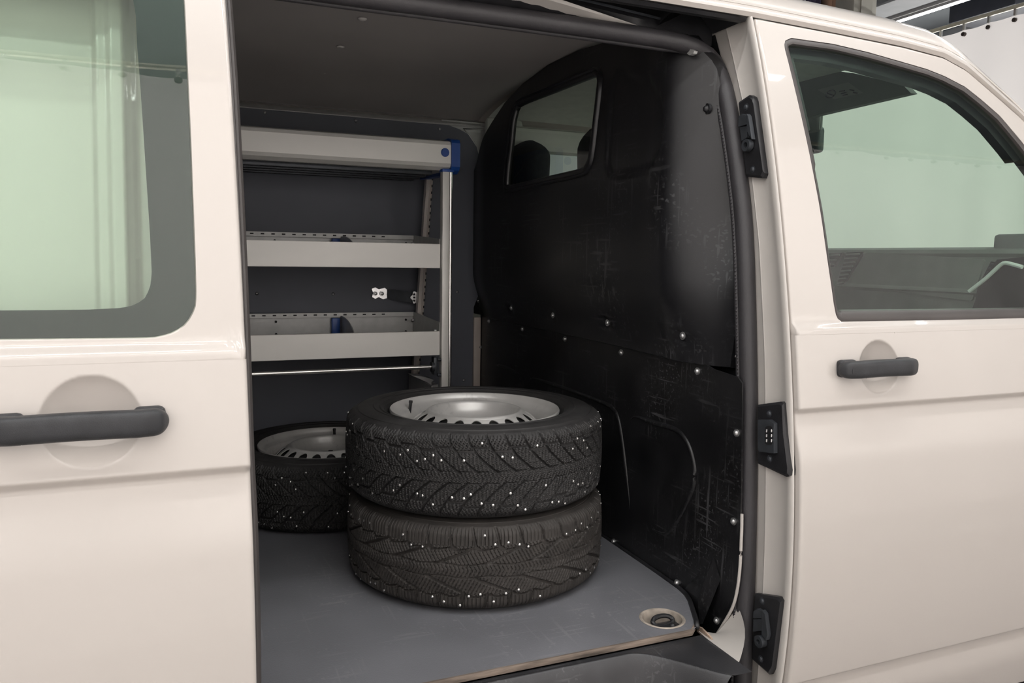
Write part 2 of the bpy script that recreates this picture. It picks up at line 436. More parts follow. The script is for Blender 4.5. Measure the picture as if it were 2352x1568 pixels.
# roof steel and services beyond the curtain
beam_m = mat('grey_painted_steel', (.34, .35, .36), .6, var=.08, vscale=6)
dark_m = mat('dark_duct_metal', (.025, .028, .04), .5, var=.15)
o = mk('roof_beam', G().box((6.62, 4.9, 2.64), (.28, 6.4, .16)).box((6.62, 4.9, 2.54), (.36, 6.4, .02)), beam_m); tag(o, 'grey steel roof beam running beside the long tube lamp', 'beam')
pb = onZ((2170, 40), 2.5)
o = mk('ventilation_duct', G().rbox((8.3, 6.0, 2.75), (1.2, .75, .35), .02), dark_m); tag(o, 'black rectangular ventilation duct under the ceiling', 'duct')
for (pp, s) in (((1985, 8), .55), ):
    q = onZ(pp, 2.45)
    o = mk('unit_heater', G().rbox((q[0]-.55, q[1]+.6, 2.72), (.45, .8, .42), .03), dark_m); tag(o, 'dark boxy heater unit hung below the ceiling', 'heater')
q = onZ((1950, 30), 2.1)
o = mk('junction_box', G().rbox((q[0], q[1], 2.1), (.25, .35, .22), .01).box((q[0], q[1]-.18, 2.1), (.12, .02, .14)), mat('beige_box', (.35, .34, .30), .6)); tag(o, 'beige junction box hung beside the dark heater', 'box')
q = onZ((1925, 8), 2.25)
pth = spline([(q[0]-.9, q[1]+1.3, 2.55), (q[0]-.4, q[1]+.7, 2.52), (q[0], q[1]+.3, 2.45), (q[0]+.3, q[1]+.1, 2.75)], 40)
rr = [.13+.012*math.sin(i*2.2) for i in range(40)]
o = mk('flexible_hose', G().tube(pth, rr, 16), mat('hose_foil', (.35, .38, .42), .35, metal=.5)); tag(o, 'ribbed silver extraction hose under the ceiling', 'hose')
for px, cc, nm in ((1804, (.42, .02, .02), 'red'), (1838, (.05, .07, .12), 'navy blue'), (1872, (.05, .04, .08), 'dark violet'), (1906, (.28, .17, .12), 'brown')):
    q = onZ((px, 8), 2.0)
    g = G(); P = []
    for i in range(18):
        t = i/17; w = .085; row = []
        for j in range(10):
            s = (j/9-.5)*w*(.6+.4*min(1, t*4)); row.append((q[0]+s, q[1]+.04*math.sin(j*1.9+px)+.02, 2.35-t*.75))
        P.append(row)
    g.grid(P); g.rbox((q[0], q[1]+.02, 2.34), (.06, .06, .03), .01)
    g.cyl((q[0], q[1]+.02, 2.34), (q[0], q[1]+.02, RZ1), .006, 8)
    o = mk('hanging_jacket', g, mat('cloth_'+nm, cc, .85, var=.25, vscale=12), solid=.012); tag(o, nm+' garment hanging on a line beyond the van roof', 'garment', 'garments hanging beyond the van')
g = G()
for i in range(5):
    g.cyl((7.6, 2.3+.65*i, 2.3), (7.6, 2.3+.65*i, RZ1), .006, 6)
o = mk('cable_tray', g.box((7.6, 3.6, 2.3), (.10, 3.0, .04)), beam_m); tag(o, 'thin grey cable tray hung on rods under the ceiling', 'cable tray')

# ================================================================== THE VAN
van = empty('van', (.4, 2.2, 0))
tag(van, 'white panel van with its side sliding door open and black bulkhead inside', 'van')
FZ = -.80           # load floor

def hemgrid(xs, zs, f, x_hem_lo=None, x_hem_hi=None, d=.03):
    """grid over xs,zs (2D arrays) with folded-in edges on the low/high x side"""
    P = np.stack([xs, f(xs, zs), zs], -1)
    cols = [P]
    if x_hem_lo is not None:
        a = P[0]; c1 = a+np.array([-.004, .002, 0]); c2 = a+np.array([-.0055, .006, 0]); c3 = a+np.array([-.0055, d, 0])
        cols = [np.stack([c3, c2, c1])]+cols
    if x_hem_hi is not None:
        a = P[-1]; c1 = a+np.array([.004, .002, 0]); c2 = a+np.array([.0055, .006, 0]); c3 = a+np.array([.0055, d, 0])
        cols = cols+[np.stack([c1, c2, c3])]
    return np.concatenate(cols, 0)
ZB = -.150        # where upper (window) patch meets lower patch

# ---- front door
DF = (1.391, -.223, .057)
fF = lambda x, z: ys(x, z, 0, DF)
XD0, XD1 = 1.172, 2.14
g = G()
zs = np.concatenate([np.linspace(ZB, -.285, 46), np.linspace(-.288, -.345, 30), np.linspace(-.35, -.88, 50), np.linspace(-.885, -.93, 24), np.linspace(-.94, -1.06, 8)])
xs = np.concatenate([np.linspace(XD0, 1.325, 24), np.linspace(1.328, 1.455, 64), np.linspace(1.46, XD1, 60)])
XX, ZZ = np.meshgrid(xs, zs, indexing='ij')
g.grid(hemgrid(XX, ZZ, fF, 1, None))
dtop = [(XD0, .524)]+xz([(1920, 77), (2080, 109), (2175, 134), (2227, 163), (2352, 272)])+[(2.14, .215)]
whole = xz([(1938, 739), (1927, 730), (1921, 700), (1905, 590), (1889, 480), (1862, 340), (1835, 220), (1806, 104), (1808, 92), (1822, 85)]) + \
        xz([(1920, 99), (2000, 118), (2080, 141), (2135, 157), (2175, 173), (2223, 198), (2262, 229), (2303, 265), (2352, 323)])+[(2.09, .165), (2.09, -.126), (1.6, -.1265)]
hole = resamp(np.vstack([whole, whole[:1]]), 241)[:-1]
# outer loop parametrised to match the hole: by cutting both at four corners
def cut(loop, pts):
    return [int(np.argmin(np.linalg.norm(loop-np.array(p), axis=1))) for p in pts]
def outer_for(hole, hc, oc_sides):
    idx = cut(hole, hc); n = len(hole); out = np.zeros_like(hole)
    for k in range(len(idx)):
        a, b = idx[k], idx[(k+1) % len(idx)]
        m = (b-a) % n
        seg = resamp(oc_sides[k], m+1)
        for j in range(m): out[(a+j) % n] = seg[j]
    return out
outer = outer_for(hole, [whole[1], whole[8], (2.09, .165), (2.09, -.126)],
                  [[(XD0, ZB), (XD0, .524)], dtop, [(2.14, .215), (2.14, ZB)], [(2.14, ZB), (XD0, ZB)]])
A = rings(outer, hole, 22)
P = surf(A, fF)
# rolled edge into the window opening
lip1 = surf(hole, lambda x, z: fF(x, z)+.004); lip2 = surf(inset2(hole, .001), lambda x, z: fF(x, z)+.012)
g.grid(np.concatenate([P, lip1[None], lip2[None]]), wrapv=True)
# folded rear and top edge of the upper part
g.grid(np.stack([surf(outer, fF), surf(inset2(outer, -.003), lambda x, z: fF(x, z)+.003), surf(inset2(outer, -.004), lambda x, z: fF(x, z)+.03)]), wrapv=True)
front_door = mk('front_door', g, PAINT, van, sharp=60, merge=1e-6)
ins_d = np.full(len(hole), .011)
ins_d = np.where(hole[:, 1] < -.115, .024, ins_d)
ins_d = np.where((hole[:, 1] > .2), .016, ins_d)
inner = inset2(hole, ins_d)
sl = G()
sl.grid(np.stack([surf(hole, lambda x, z: fF(x, z)+.003), surf(inset2(hole, ins_d*.25), lambda x, z: fF(x, z)-.001), surf(inset2(hole, ins_d*.8), lambda x, z: fF(x, z)+.002), surf(inner, lambda x, z: fF(x, z)+.012), surf(inner, lambda x, z: fF(x, z)+.022)]), wrapv=True)
tag(mk('window_seal', sl, GASKET, front_door, sharp=60), 'dark rubber seal around the cab window')
gl = disc_rings(hole)
mk('window_pane', G().grid(surf(gl, lambda x, z: prof(z)+.016), wrapv=True), GLASSF, front_door, sharp=180)
# door frame seen through the glass, door card
fr_in = inset2(hole, np.where(hole[:, 1] < -.115, .018, np.where(hole[:, 1] > .28, .040, .012)))
g = G().grid(np.stack([surf(inset2(hole, -.02), lambda x, z: prof(z)+.03), surf(fr_in, lambda x, z: prof(z)+.03), surf(fr_in, lambda x, z: prof(z)+.055)]), wrapv=True)
mk('door_frame', g, DASHD, front_door, sharp=40)
mk('door_card', G().rbox((1.66, 1.352, -.46), (.92, .055, .70), .02), DASH, front_door)
def handle(parent, x0, x1, z, off):
    g = G(); n = 44; rows = []
    for i in range(n):
        t = (1-math.cos(math.pi*i/(n-1)))/2; x = x0+(x1-x0)*t
        e = min(t, 1-t); hw = .0185*math.sqrt(max(1e-4, 1-max(0, 1-e/.085)**2))
        arch = .030*min(1, (e/.17))**.7+.006
        zc = z+.002*math.sin(t*3.1)
        yb = float(ys(x, z, off))
        row = []
        for k in range(18):
            a = 2*math.pi*k/18
            ca, sa = math.cos(a), math.sin(a)
            ca = math.copysign(abs(ca)**.6, ca); sa = math.copysign(abs(sa)**.6, sa)
            row.append((x, yb-arch*.62-.006+.013*min(1, e/.05+.3)*sa-0.0, zc+hw*ca))
        rows.append(row)
    g.grid(rows, wrapv=True)
    g.add(rows[0], [tuple(range(18))]); g.add(rows[-1], [tuple(range(18))[::-1]])
    # feet
    for a, b in ((x0+.004, x0+.052), (x1-.045, x1-.004)):
        yb = float(ys((a+b)/2, z, off))
        g.rbox(((a+b)/2, yb-.004, z+.001), (b-a, .022, .037), .009, 3)
    o = mk('door_handle', g, HANDLE, parent, sharp=50)
    tag(o, 'black plastic grip handle')
    yb = float(ys(x0+.03, z, off))
    g = G().cyl((x0+.027, yb-.022, z), (x0+.027, yb-.0335, z), .0125, 20).rbox((x0+.052, yb-.0345, z), (.0016, .003, .034), .0006, 1)
    return o, g
h, lg = handle(front_door, float(onS((1912, 842))[0]), float(onS((2084, 838))[0]), -.2225, 0)
tag(mk('lock_cap', lg, HANDLE, front_door), 'round black blanking cap on the handle')

# ---- sliding door (pushed back, standing proud of the body)
SO = -.09
DS = (-.116, -.226, .061)
fS = lambda x, z: ys(x, z, SO, DS)
edge = [tuple(onS(p, SO)[[2, 0]]) for p in [(580, 1568), (578, 1400), (571, 1200), (565, 1080), (556, 800), (545, 560), (527, 250), (510, 0)]]
ez = [e[0] for e in edge]; ex = [e[1] for e in edge]
pe = np.polyfit(ez, ex, 2)
def xedge(z): return np.polyval(pe, z)
XS0 = -1.02
g = G()
xs = np.concatenate([np.linspace(0, .70, 40), np.linspace(.705, .845, 70)[:-1], np.linspace(.845, .975, 60), np.linspace(.98, 1, 8)])
zs2 = zs
UU, ZZ = np.meshgrid(xs, zs2, indexing='ij'); XX = XS0+(xedge(ZZ)-XS0)*UU
g.grid(hemgrid(XX, ZZ, fS, 1, 1, .05))
wpx = [(-60, 783.5), (330, 779), (362, 777), (393, 768), (420, 754), (440, 730), (450, 705), (452, 680), (450, 600), (440, 330), (425, 0)]
wp = xz(wpx, SO)
wtop = wp[-1]
shole = [(-.93, -.118), (-.5, -.118)]+wp+[(wtop[0]-.004, .40), (wtop[0]-.015, .43), (wtop[0]-.045, .445), (-.5, .45), (-.90, .45), (-.94, .42), (-.955, .38), (-.955, -.06), (-.95, -.10)]
shole = resamp(np.vstack([shole, shole[:1]]), 281)[:-1]
ztop = .515
es = np.linspace(ZB, ztop, 30)
souter = outer_for(shole, [(-.945, -.112), wp[7], (wtop[0]-.015, .43), (-.94, .42)],
                   [[(XS0, ZB)]+[(float(xedge(ZB)), ZB)], [(float(xedge(z)), z) for z in es], [(float(xedge(ztop)), ztop), (XS0, ztop)], [(XS0, ztop), (XS0, ZB)]])
A = rings(souter, shole, 20)
P = surf(A, fS)
# recessed step round the glass
s1 = surf(inset2(shole, .0015), lambda x, z: fS(x, z)+.0035); s2 = surf(inset2(shole, .003), lambda x, z: fS(x, z)+.010)
g.grid(np.concatenate([P, s1[None], s2[None]]), wrapv=True)
g.grid(np.stack([surf(souter, fS), surf(inset2(souter, -.004), lambda x, z: fS(x, z)+.002), surf(inset2(souter, -.0055), lambda x, z: fS(x, z)+.006), surf(inset2(souter, -.0055), lambda x, z: fS(x, z)+.05)]), wrapv=True)
sliding_door = mk('sliding_door', g, PAINT, van, sharp=60, merge=1e-6)
fpx = [(-60, 714.5), (200, 712), (280, 708), (312, 700), (332, 685), (344, 662), (348, 630), (344, 540), (335, 400), (322, 200), (314, 100), (311, 30)]
fp = xz(fpx, SO)
fin = [(-.86, fp[0][1])]+fp+[(fp[-1][0]-.006, .385), (fp[-1][0]-.03, .40), (-.84, .405), (-.875, .38), (-.88, -.04)]
fin = resamp(np.vstack([fin, fin[:1]]), 281)[:-1]
# match start index of frit inner loop to the opening loop
def match(loop, ref):
    k = int(np.argmin(np.linalg.norm(loop-ref[0], axis=1))); return np.roll(loop, -k, 0)
shole_m = shole; fin = outer_for(shole, [(-.945, -.112), wp[6], (wtop[0]-.015, .43), (-.94, .42)],
                                 [np.vstack([[(-.88, -.07), (-.86, fp[0][1])], fp[:5]]), fp[4:]+[(fp[-1][0]-.006, .385)], [(fp[-1][0]-.006, .385), (fp[-1][0]-.03, .40), (-.84, .405), (-.87, .39)], [(-.87, .39), (-.88, .37), (-.88, -.07)]])
gi = inset2(shole, .002)
pane = disc_rings(gi, 10)
mk('window_pane', G().grid(surf(pane, lambda x, z: prof(z)+SO+.007), wrapv=True), GLASSF, sliding_door, sharp=180)
g = G().grid(np.stack([surf(gi, lambda x, z: prof(z)+SO+.0105), surf((gi+fin)/2, lambda x, z: prof(z)+SO+.0105), surf(fin, lambda x, z: prof(z)+SO+.0105)]), wrapv=True)
tag(mk('window_border', g, FRIT, sliding_door, sharp=180), 'black printed border of the side window glass')
# inner side of the door
out2 = souter.copy()
g = G().grid(np.stack([surf(out2, lambda x, z: prof(z)+SO+.052), surf(inset2(fin, -.012), lambda x, z: prof(z)+SO+.052), surf(inset2(fin, -.006), lambda x, z: prof(z)+SO+.046), surf(inset2(fin, -.006), lambda x, z: prof(z)+SO+.02)]), wrapv=True)
Zl = np.linspace(ZB, -1.06, 20)
g.grid([[(x, float(prof(z)+SO+.052), z) for z in Zl] for x in np.linspace(XS0, .076, 12)])
mk('door_inner_panel', g, PAINT2, sliding_door, sharp=40)
h, lg = handle(sliding_door, -.243, float(onS((389, 960), SO)[0]), -.2275, SO)
tag(mk('lock_cylinder', lg, CHROME, sliding_door), 'bright key lock on the handle')
# rubber along the leading edge
ep = [(520, -40), (532, 120), (542, 280), (556, 560), (566, 800), (574, 1040), (582, 1200), (588, 1400), (591, 1620)]
path = spline([onS(p, SO+.035) for p in ep], 60)
g = G().tube(path, .0065, 10, ry=.012, up=(1, 0, 0))
g.tube([p+np.array([-.006, -.016, 0]) for p in path], .0045, 8, up=(1, 0, 0))
tag(mk('edge_seal', g, GASKET, sliding_door), 'brown-grey rubber strip on the leading edge')

# ---- body side behind the sliding door (rear quarter)
xa = [float(onS((u, 420), .01)[0]) for u in (214, 226, 246, 262, 288, 300, 322)]
def rq(x, z):
    y = prof(z)+.004
    y = y+.016*(1-sm(xa[0], xa[1], x))-.010*(1-sm(-.35, -.30, x)*0)*0
    y = y-.010*(sm(xa[2], xa[3], x)-sm(xa[4], xa[5], x))+.012*sm(xa[5], xa[6], x)
    return y
xs = np.concatenate([np.linspace(-2.35, -.3, 20), np.linspace(-.28, .06, 110)])
XX, ZZ = np.meshgrid(xs, np.linspace(-1.06, .53, 60), indexing='ij')
P = np.stack([XX, rq(XX, ZZ), ZZ], -1)
last = P[-1]; P = np.concatenate([P, (last+np.array([.006, .012, 0]))[None], (last+np.array([.006, .13, 0]))[None]])
mk('rear_quarter_panel', G().grid(P), PAINT, van, sharp=50)

# ---- door pillar (between opening and front door)
sealy = lambda z: np.interp(z, [-1.2, -.953, -.63, -.384, -.191, .039, .343, .47, .6], [1.365, 1.365, 1.371, 1.383, 1.40, 1.431, 1.505, 1.561, 1.62])
g = G(); rows = []
for z in np.linspace(-1.06, .53, 70):
    yo = float(prof(z)); yi = float(sealy(z)); w = yi-yo
    rows.append([(1.158, yi+.16, z), (1.158, yi+.02, z), (1.160, yi-.30*w, z), (1.1585, yi-.33*w, z), (1.1575, yi-.35*w, z), (1.159, yi-.37*w, z), (1.162, yi-.62*w, z), (1.160, yo+.030, z), (1.1565, yo+.022, z), (1.1555, yo+.016, z),
                 (1.1562, yo+.010, z), (1.158, yo+.006, z), (1.1605, yo+.005, z), (1.1622, yo+.008, z), (1.163, yo+.016, z), (1.164, yo+.08, z)])
g.grid(rows)
# pillar foot
ca = spline([onZ((1604, 1449), -.822), onZ((1648, 1488), -.822), onZ((1674, 1512), -.822), onZ((1694, 1531), -.822)], 14)
cb = spline([onX((1634, 1465), 1.085), onX((1658, 1440), 1.105), onX((1680, 1412), 1.12), onX((1694, 1390), 1.125)], 14)
g.grid([[ca[i]+(cb[i]-ca[i])*t+np.array([.02*math.sin(t*3.14), 0, 0]) for t in np.linspace(0, 1, 8)] for i in range(14)])
door_pillar = mk('door_pillar', g, PAINT2, van, sharp=45)
# flanged edge strip of the opening beside the bulkhead
fl = spline([onX(p, 1.115) for p in [(1704, 1180), (1703, 1230), (1698, 1320), (1686, 1385), (1662, 1432), (1640, 1466)]], 30)
tag(mk('opening_flange', G().tube(fl, .0035, 8), PAINT2, door_pillar), 'white folded metal edge beside the bulkhead')

# ---- roof, windscreen pillars, windscreen
def roofsec(y0, z0):
    return [(y0+.035, z0-.002), (y0+.006, z0-.006), (y0, z0+.002), (y0+.003, z0+.014), (y0+.009, z0+.019), (y0+.012, z0+.028), (y0+.026, z0+.050), (y0+.060, z0+.073), (y0+.12, z0+.090), (y0+.30, z0+.108)]
def roofline(x):
    z0 = np.interp(x, [-3, 1.163, 1.391, 1.605, 1.738, 1.807, 1.968, 2.14, 2.6], [.536, .536, .530, .523, .511, .486, .380, .229, -.133])
    y0 = prof(z0)+.001
    return float(y0), float(z0)
xs = list(np.linspace(-2.35, 1.1, 16))+list(np.linspace(1.16, 1.76, 26))
rows = []
for x in xs:
    y0, z0 = roofline(x); s = roofsec(y0, z0)
    s2 = s+[(2.25, z0+.116)]+[(4.5-y, z) for y, z in s[::-1]]
    rows.append([(x, y, z) for y, z in s2])
g = G().grid(rows)
# windscreen pillars on both sides
for sgn in (0, 1):
    rows = []
    for x in np.linspace(1.76, 2.62, 40):
        y0, z0 = roofline(x); y0 += .05*max(0, x-1.95)**2; k = min(1, (x-1.76)/.15)
        s = roofsec(y0, z0)[:8]+[(y0+.12-.02*k, z0+.09-.012*k)]
        s = [(y0+(y-y0)*(1-.15*k), z0+(z-z0)*(1-.25*k)) for y, z in s]
        s = s+[(s[-1][0]-.01, s[-1][1]-.03)]
        rows.append([(x, (4.5-y if sgn else y), z) for y, z in s])
    g.grid(rows)
roof = mk('roof', g, PAINT, van, sharp=50)
# drip line seam
sp = [np.array((x, roofline(x)[0]+.007, roofline(x)[1]+.0185)) for x in np.linspace(-2.3, 2.3, 90)]
tag(mk('drip_seam', G().tube(sp, .0022, 6), PAINT2, roof), 'fine seam bead along the roof edge')
def wsrow(x):
    y0, z0 = roofline(x); k = min(1, (x-1.76)/.15); return y0+.10, z0+.075-.03*k
rows = []
for x in np.linspace(1.74, 2.62, 30):
    yy, zz = wsrow(max(x, 1.76)); n = 24
    rows.append([(x+.12*math.sin(math.pi*k/(n-1)), yy+(4.5-2*yy)*k/(n-1), zz+.02*math.sin(math.pi*k/(n-1))) for k in range(n)])
tag(mk('windscreen', G().grid(rows), GLASSW, van, sharp=180), 'green tinted windscreen')

# ---- far side and nose of the body
g = G()
ZZs = np.linspace(-1.06, .53, 40)
fw_hole_x0, fw_hole_x1 = 1.30, 2.05
def farside(x0, x1, z0, z1, n=8):
    zz = np.linspace(z0, z1, 20); g.grid([[(x, float(4.5-prof(z)), z) for z in zz] for x in np.linspace(x0, x1, n)])
farside(-2.35, 1.30, -1.06, .53, 14); farside(1.30, 2.14, -1.06, -.12); farside(1.30, 1.75, .45, .53); farside(1.30, 1.34, -.12, .45, 3)
farside(2.10, 2.14, -.12, .18, 3)
# nose
rows = []
for k in range(9):
    t = k/8; x = 2.62+.42*math.sin(t*math.pi/2); z = -.10-.18*t-.78*max(0, t-.55)/.45
    rows.append([(x-.10*((y-2.2)/.95)**4*1.2, y, z) for y in np.linspace(1.27, 3.13, 24)])
g.grid(rows)
for sgn in (0, 1):
    rows = []
    for x in np.linspace(2.14, 3.02, 16):
        zt = np.interp(x, [2.14, 2.62, 2.9, 3.02], [.20, -.12, -.24, -.5]); row = []
        for z in np.linspace(-1.06, zt, 150):
            y = float(ys(x, z))+.0; row.append((x, 4.5-y if sgn else y, z))
        rows.append(row)
    g.grid(rows)
# rear end
g.grid([[(-2.35, y, z) for y in np.linspace(1.26, 3.14, 10)] for z in np.linspace(-1.06, .60, 10)])
mk('body_shell', g, PAINT, van, sharp=50)
zz = np.linspace(-.12, .45, 8)
mk('far_window_pane', G().grid([[(x, float(4.5-prof(z)-.005), z) for z in zz] for x in np.linspace(1.34, 2.10, 8)]), GLASSF, van, sharp=180)
# underbody and road wheels (below the frame)
g = G().box((.35, 2.2, -1.02), (5.0, 1.72, .10))
mk('underbody', g, BLACK, van)

# ---- sliding door track and flange over the opening
yb = lambda x: float(np.interp(x, [-1, .1, .4, .722, .943, 1.02], [1.452, 1.455, 1.47, 1.52, 1.562, 1.575]))
g = G(); rows = []
for x in np.linspace(-.9, .945, 40):
    b = yb(x); k = min(1, max(0, (1.565-b)/.05)); rows.append([(x, 1.60, .500), (x, 1.565, .510), (x, min(b, 1.56), .510+.012*k), (x, b-.002, .510+.020*k)])
g.grid(rows)
tag(mk('opening_header', g, PAINT2, van, sharp=50), 'white painted flange above the door opening')
g = G(); rows = []
for x in np.linspace(-.9, 1.15, 46):
    b = yb(x); y0 = 1.447
    rows.append([(x, max(b, 1.578), .496), (x, b+.002, .528), (x, b+.012, .548), (x, b+.02, .575), (x, 1.50, .580), (x, y0+.038, .560), (x, y0+.034, .536), (x, y0+.030, .521), (x, y0+.014, .520), (x, y0+.006, .526)])
g.grid(rows)
g.grid([[(1.0+.15*t, 1.475+.10*s, .522+.05*math.sin(t*3.14)) for s in np.linspace(0, 1, 6)] for t in np.linspace(0, 1, 10)])
tag(mk('door_track', g, PLASTIC, van, sharp=40), 'black sliding door track under the roof edge')
tp = spline([(-.9, 1.487, .540), (.4, 1.495, .540), (.75, 1.525, .537), (1.0, 1.565, .535)], 40)
mk('track_edge', G().tube(tp, .003, 6), DARKMET, van)

# ---- rubber seal round the door opening
sp = [np.array((-.9, 1.56, .489)), onY((700, -25), 1.56), onY((960, 10), 1.56), onY((1250, 50), 1.56), onY((1440, 77), 1.56), onY((1530, 91), 1.558), onY((1585, 105), 1.552),
      onX((1628, 130), 1.128), onX((1653, 172), 1.142), onX((1675, 255), 1.145), onX((1699, 420), 1.145), onX((1711, 560), 1.145), onX((1718, 800), 1.145), onX((1720, 1000), 1.145), onX((1716, 1250), 1.142), onX((1708, 1500), 1.138), onX((1700, 1660), 1.13)]
path = spline(sp, 150)
g = G().tube(path, .0195, 16, up=(0, 1, 0))
mk_seal = mk('opening_seal', g, RUBBER, van, sharp=180)
tag(mk_seal, 'fat black rubber seal round the door opening')
inn = [p+(np.array([0, .012, -.0175])*(1-float(sm(1.0, 1.14, p[0])))+np.array([-.015, .0145, -.003*float(sm(.2, .45, p[2]))])*float(sm(1.0, 1.14, p[0]))) for p in path]
g = G().tube(inn, .006, 8, up=(0, 1, 0))
for i in range(2, len(inn)-1):
    for k in range(3):
        q = inn[i]+(inn[i+1]-inn[i])*(k/3); g.dome(q+np.array([-.005, -.003, 0]), (-.8, -.5, 0), .0026, .002, 6, 2)
mk('seal_edge_bead', g, RUBBER, mk_seal, sharp=60)

# ---- striker and contact plates on the pillar
XP = 1.150
def plate(pxs, label, name, thick=.016):
    loop = [onX(p, XP) for p in pxs]
    g = G()
    c = np.mean(loop, 0)
    top = [p for p in loop]; ins = [p+(c-p)/np.linalg.norm(c-p)*.006+np.array([-.004, 0, 0]) for p in loop]
    n = len(loop)
    base = [p+np.array([thick, 0, 0]) for p in loop]
    g.grid([base, top, ins], wrapv=True); g.add(ins, [tuple(range(n))])
    o = mk(name, g, PLASTIC, van, sharp=30); tag(o, label); return o
def screw(parent, px, X, r=.0058, m=DARKMET, nm='screw'):
    p = onX(px, X); g = G().cyl(p+np.array([.006, 0, 0]), p, r*1.35, 14).dome(p, (-1, 0, 0), r, r*.55, 12, 3)
    return mk(nm, g, m, parent, sharp=40)
up = plate([(1698, 234), (1722, 218), (1730, 222), (1734, 232), (1757, 398), (1752, 409), (1716, 406)], 'black upper guide plate on the pillar', 'guide_plate')
screw(up, (1713, 246), XP-.005); screw(up, (1728, 389), XP-.005)
g = G(); pc = onX((1722, 334), XP-.006)
ring = lambda c, r0, r1, h: [[(c[0]-hh, c[1]+r*math.cos(t), c[2]+r*math.sin(t)) for t in np.linspace(0, 2*math.pi, 24, endpoint=False)] for r, hh in ((r1, 0), (r1, h), (r0, h), (r0, -.002), (.001, -.002))]
g.grid(ring(pc, .0065, .013, .012), wrapv=True)
mk('guide_bush', g, DARKMET, up, sharp=40)
g = G().prism([onX(p, XP-.006) for p in [(1703, 292), (1704, 268), (1712, 262), (1721, 266), (1723, 286)]], (-.009, 0, 0))
g.prism([onX(p, XP-.006) for p in [(1704, 292), (1722, 290), (1721, 316), (1708, 324)]], (-.006, 0, 0))
g.prism([onX(p, XP-.006) for p in [(1723, 262), (1727, 268), (1735, 320), (1728, 310), (1724, 300)]], (-.010, 0, 0))
mk('latch_wedge', g, DARKMET, up, sharp=30)
md = plate([(1741, 929), (1794, 922), (1800, 926), (1805, 990), (1814, 1080), (1813, 1092), (1807, 1095), (1741, 1064)], 'black contact plate with six metal pins on the pillar', 'contact_plate')
screw(md, (1766, 950), XP-.005); screw(md, (1767, 1053), XP-.005)
g = G().prism([onX(p, XP-.005) for p in [(1749, 963), (1774, 963), (1786, 972), (1786, 1040), (1752, 1036), (1749, 1028)]], (-.010, 0, 0))
mk('connector_housing', g, DARKMET, md, sharp=30)
g = G().prism([onX(p, XP-.0152) for p in fillet([(1758, 978), (1775, 978), (1775, 1021), (1758, 1021)], 7, 4)], (-.0012, 0, 0))
mk('connector_well', g, BLACK, md, sharp=30)
for r in range(3):
    for px in (1761, 1772.5):
        p = onX((px, 989+11.3*r), XP-.017)
        mk('contact_pin', G().rbox(p, (.004, .0042 if px < 1765 else .0025, .007), .001, 1), CHROME, md)
lo = plate([(1735, 1362), (1790, 1371), (1797, 1379), (1777, 1535), (1768, 1549), (1729, 1514)], 'black lower guide plate on the pillar', 'guide_plate')
screw(lo, (1750, 1380), XP-.005); screw(lo, (1746, 1513), XP-.005)
pc = onX((1753, 1471), XP-.006); g = G()
g.grid(ring(pc, .0055, .013, .014), wrapv=True)
mk('guide_bush', g, DARKMET, lo, sharp=40)
g = G().prism([onX(p, XP-.006) for p in [(1737, 1418), (1738, 1402), (1747, 1396), (1756, 1402), (1757, 1418)]], (-.009, 0, 0))
g.prism([onX(p, XP-.006) for p in [(1737, 1420), (1756, 1420), (1756, 1446), (1736, 1449)]], (-.008, 0, 0))
g.prism([onX(p, XP-.006) for p in [(1758, 1399), (1765, 1408), (1771, 1455), (1768, 1468), (1758, 1455)]], (-.010, 0, 0))
mk('latch_wedge', g, DARKMET, lo, sharp=30)

# ---- load floor with lashing eye
ringc = onZ((1521, 1420), FZ); rr_ = .0475
outl = [np.array((-1.9, 1.36, FZ)), onZ((1597, 1446), FZ)+np.array([-.006, 0, 0]), onZ((1599, 1440), FZ), onZ((1598, 1432), FZ), onZ((1590, 1405), FZ), onZ((1581, 1377), FZ), onZ((1572, 1366), FZ), onZ((1553, 1350), FZ), np.array((1.112, 1.9, FZ)), np.array((1.112, 3.0, FZ)), np.array((-1.9, 3.0, FZ))]
bm = bmesh.new()
def loopedges(bm, pts):
    vs = [bm.verts.new(p) for p in pts]; return [bm.edges.new((vs[i], vs[(i+1) % len(vs)])) for i in range(len(vs))]
hp = [(ringc[0]+rr_*math.cos(t), ringc[1]+rr_*math.sin(t), FZ) for t in np.linspace(0, 2*math.pi, 48, endpoint=False)]
E_ = loopedges(bm, outl)+loopedges(bm, hp)
bmesh.ops.triangle_fill(bm, edges=E_, use_beauty=True)
bm.verts.index_update()
g = G().add([v.co for v in bm.verts], [tuple(v.index for v in f.verts) for f in bm.faces]); bm.free()
floor_panel = mk('floor_panel', g, FLOORM, van)
tag(floor_panel, 'grey scratched load floor sheet')
g = G().grid([[p, p+np.array([0, 0, -.014])] for p in [np.array(q) for q in outl[:6]]])
ed = resamp([outl[0]+np.array([0, 0, 0]), outl[1], outl[2], outl[3]], 80)
g = G(); rows = []
for p in ed: rows.append([p+np.array([0, .004, .0012]), p+np.array([0, -.0005, .0012]), p+np.array([0, -.002, -.001]), p+np.array([0, -.002, -.0105]), p+np.array([0, .01, -.0125])])
g.grid(rows)
tag(mk('floor_edge', g, WOODEDGE, floor_panel, sharp=40), 'worn plywood edge of the load floor')
ed2 = [onZ(p, FZ) for p in [(1601, 1440), (1600, 1428), (1592, 1402), (1583, 1374), (1573, 1362), (1555, 1346)]]+[np.array((1.113, 1.9, FZ)), np.array((1.113, 3.0, FZ))]
g = G().tube(resamp(ed2, 50), .006, 8)
tag(mk('floor_joint_sealant', g, PLASTIC, floor_panel, sharp=180), 'black sealant along the bulkhead foot')
c = ringc
